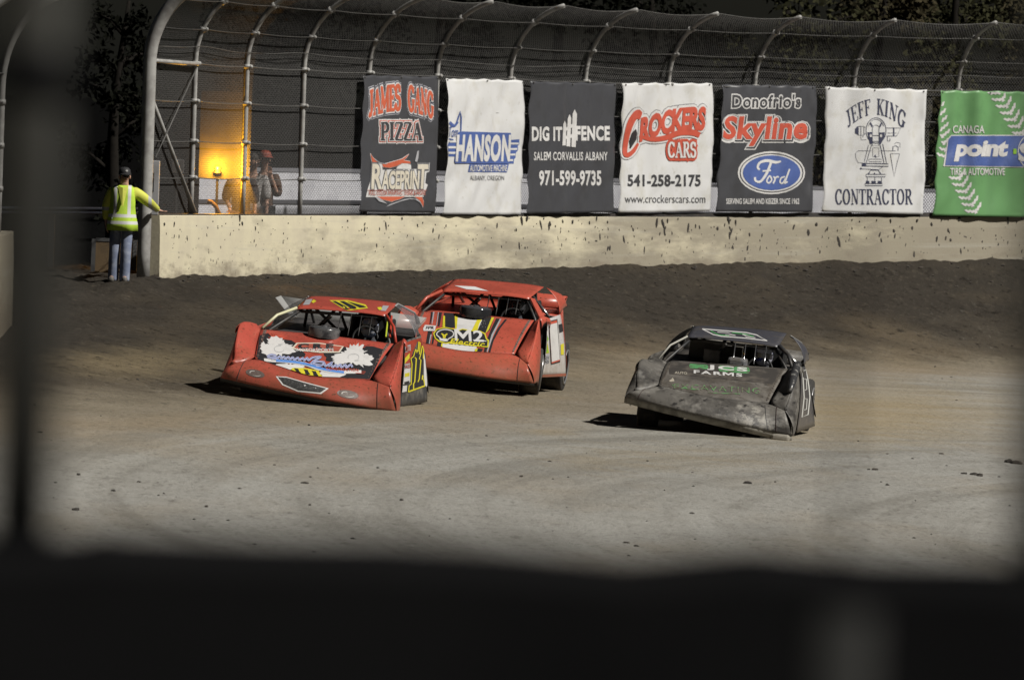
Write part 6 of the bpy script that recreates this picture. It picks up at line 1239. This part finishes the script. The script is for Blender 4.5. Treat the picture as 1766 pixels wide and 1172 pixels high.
for i, (lb, px, y, H, cw, lean, m, bh, n) in enumerate((
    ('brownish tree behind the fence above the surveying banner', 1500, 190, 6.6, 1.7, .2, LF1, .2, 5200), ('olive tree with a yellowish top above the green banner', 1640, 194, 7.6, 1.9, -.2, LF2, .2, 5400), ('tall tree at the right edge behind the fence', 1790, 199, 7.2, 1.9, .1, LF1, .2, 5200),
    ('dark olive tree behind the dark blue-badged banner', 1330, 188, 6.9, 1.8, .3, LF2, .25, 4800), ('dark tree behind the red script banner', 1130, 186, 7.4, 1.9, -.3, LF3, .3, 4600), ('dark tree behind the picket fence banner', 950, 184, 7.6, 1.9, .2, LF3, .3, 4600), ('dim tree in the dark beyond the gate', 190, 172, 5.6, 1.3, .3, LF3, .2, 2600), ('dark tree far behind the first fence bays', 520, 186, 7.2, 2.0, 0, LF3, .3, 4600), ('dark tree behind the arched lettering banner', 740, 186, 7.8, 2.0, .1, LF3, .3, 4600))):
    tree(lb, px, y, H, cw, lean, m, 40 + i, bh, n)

# ------------------------------------------------------------------ the spectators' own fence close to the camera, out of focus
YN = 7.4
NEAR_W = mat('near_unlit_black', (.008, .008, .0085), .95, (.006, .006, .0065), 3, spec=.05)  # shade of the wall's unlit camera side put into a near-black base colour
def nz_(py): return unproj(883, py, YN)[2]
nw_ = empty('front_wall', (0, YN, 0)); tag(nw_, 'blurred black wall top close to the viewer, below the track', 'wall')
tz = nz_(950); mb = MB(); N_ = 40
for i in range(N_):
    x0, x1 = -3 + 6 * i / N_, -3 + 6 * (i + 1) / N_
V = []; Fc = []
for i in range(61):
    x = -3 + i * .1; h = tz + .018 * noise.noise((x * 2.8, 0, 1)) + .012 * noise.noise((x * 8, 0, 4)) + .012 * x
    V += [(x, -.16, -.2), (x, -.16, h - .01), (x, -.15, h), (x, .15, h), (x, .16, h - .01), (x, .16, -.2)]
for i in range(60):
    for k in range(6): Fc.append((i * 6 + k, i * 6 + (k + 1) % 6, (i + 1) * 6 + (k + 1) % 6, (i + 1) * 6 + k))
Fc += [tuple(range(6)), tuple(60 * 6 + k for k in range(6))[::-1]]
mesh('coping', V, Fc, NEAR_W, nw_)
NEAR_P = mat('near_post_paint', (.16, .16, .15), .9, (.13, .13, .12), 4, spec=.1)
def near_post(label, px, r, z0, z1, yy=YN, collars=(), m=None):
    x = unproj(px, 586, yy)[0]; o = empty('fence_post', (x, yy, z0)); tag(o, label, 'fence post', 'blurred posts close to the viewer'); mb = MB(); mb.tube([(0, 0, 0), (0, 0, (z1 - z0) * .5), (0, 0, z1 - z0)], r, 24); mb.build('pole', m or NEAR_P, o, smooth=True)
    for zc in collars: MB().tube([(0, 0, zc - z0 - .02), (0, 0, zc - z0 + .02)], r + .005, 20).build('collar', NEAR_W, o, smooth=True)
    return o
near_post('out-of-focus dark post close to the viewer, left of the flagman', 44, .026, tz - .004, 6.6, collars=(nz_(162), nz_(1000)))
near_post('out-of-focus dark post beyond the right end of the banners', 1822, .03, tz - .004, 6.6)
near_post('short blurred grey post on the near black wall, low at the right', 1470, .027, 2.6, nz_(1010), yy=YN - .24, m=mat('stub_paint', (.022, .022, .021), .9, spec=.1))
bk = MB(); bx_ = unproj(183, 940, YN - .02); bk.ball((0, 0, 0), (.03, .03, .03), 10, 7); bk.box((-.012, -.012, -.06), (.012, .012, 0)); bo = bk.build('latch', NEAR_W, None, smooth=True); bo.location = tuple(bx_ + np.array([0, 0, -.012])); tag(bo, 'small blurred dark knob on top of the near black wall', 'knob')

wx = unproj(1462, 586, YN); w_ = MB().tube([(0, 0, 0), (.004, 0, 1.2), (-.003, 0, 2.6)], .0028, 8).build('wire', NEAR_W, None, smooth=True); w_.location = (wx[0], YN, tz - .02); tag(w_, 'thin blurred upright wire close to the viewer, in front of the dark car\'s right', 'wire')
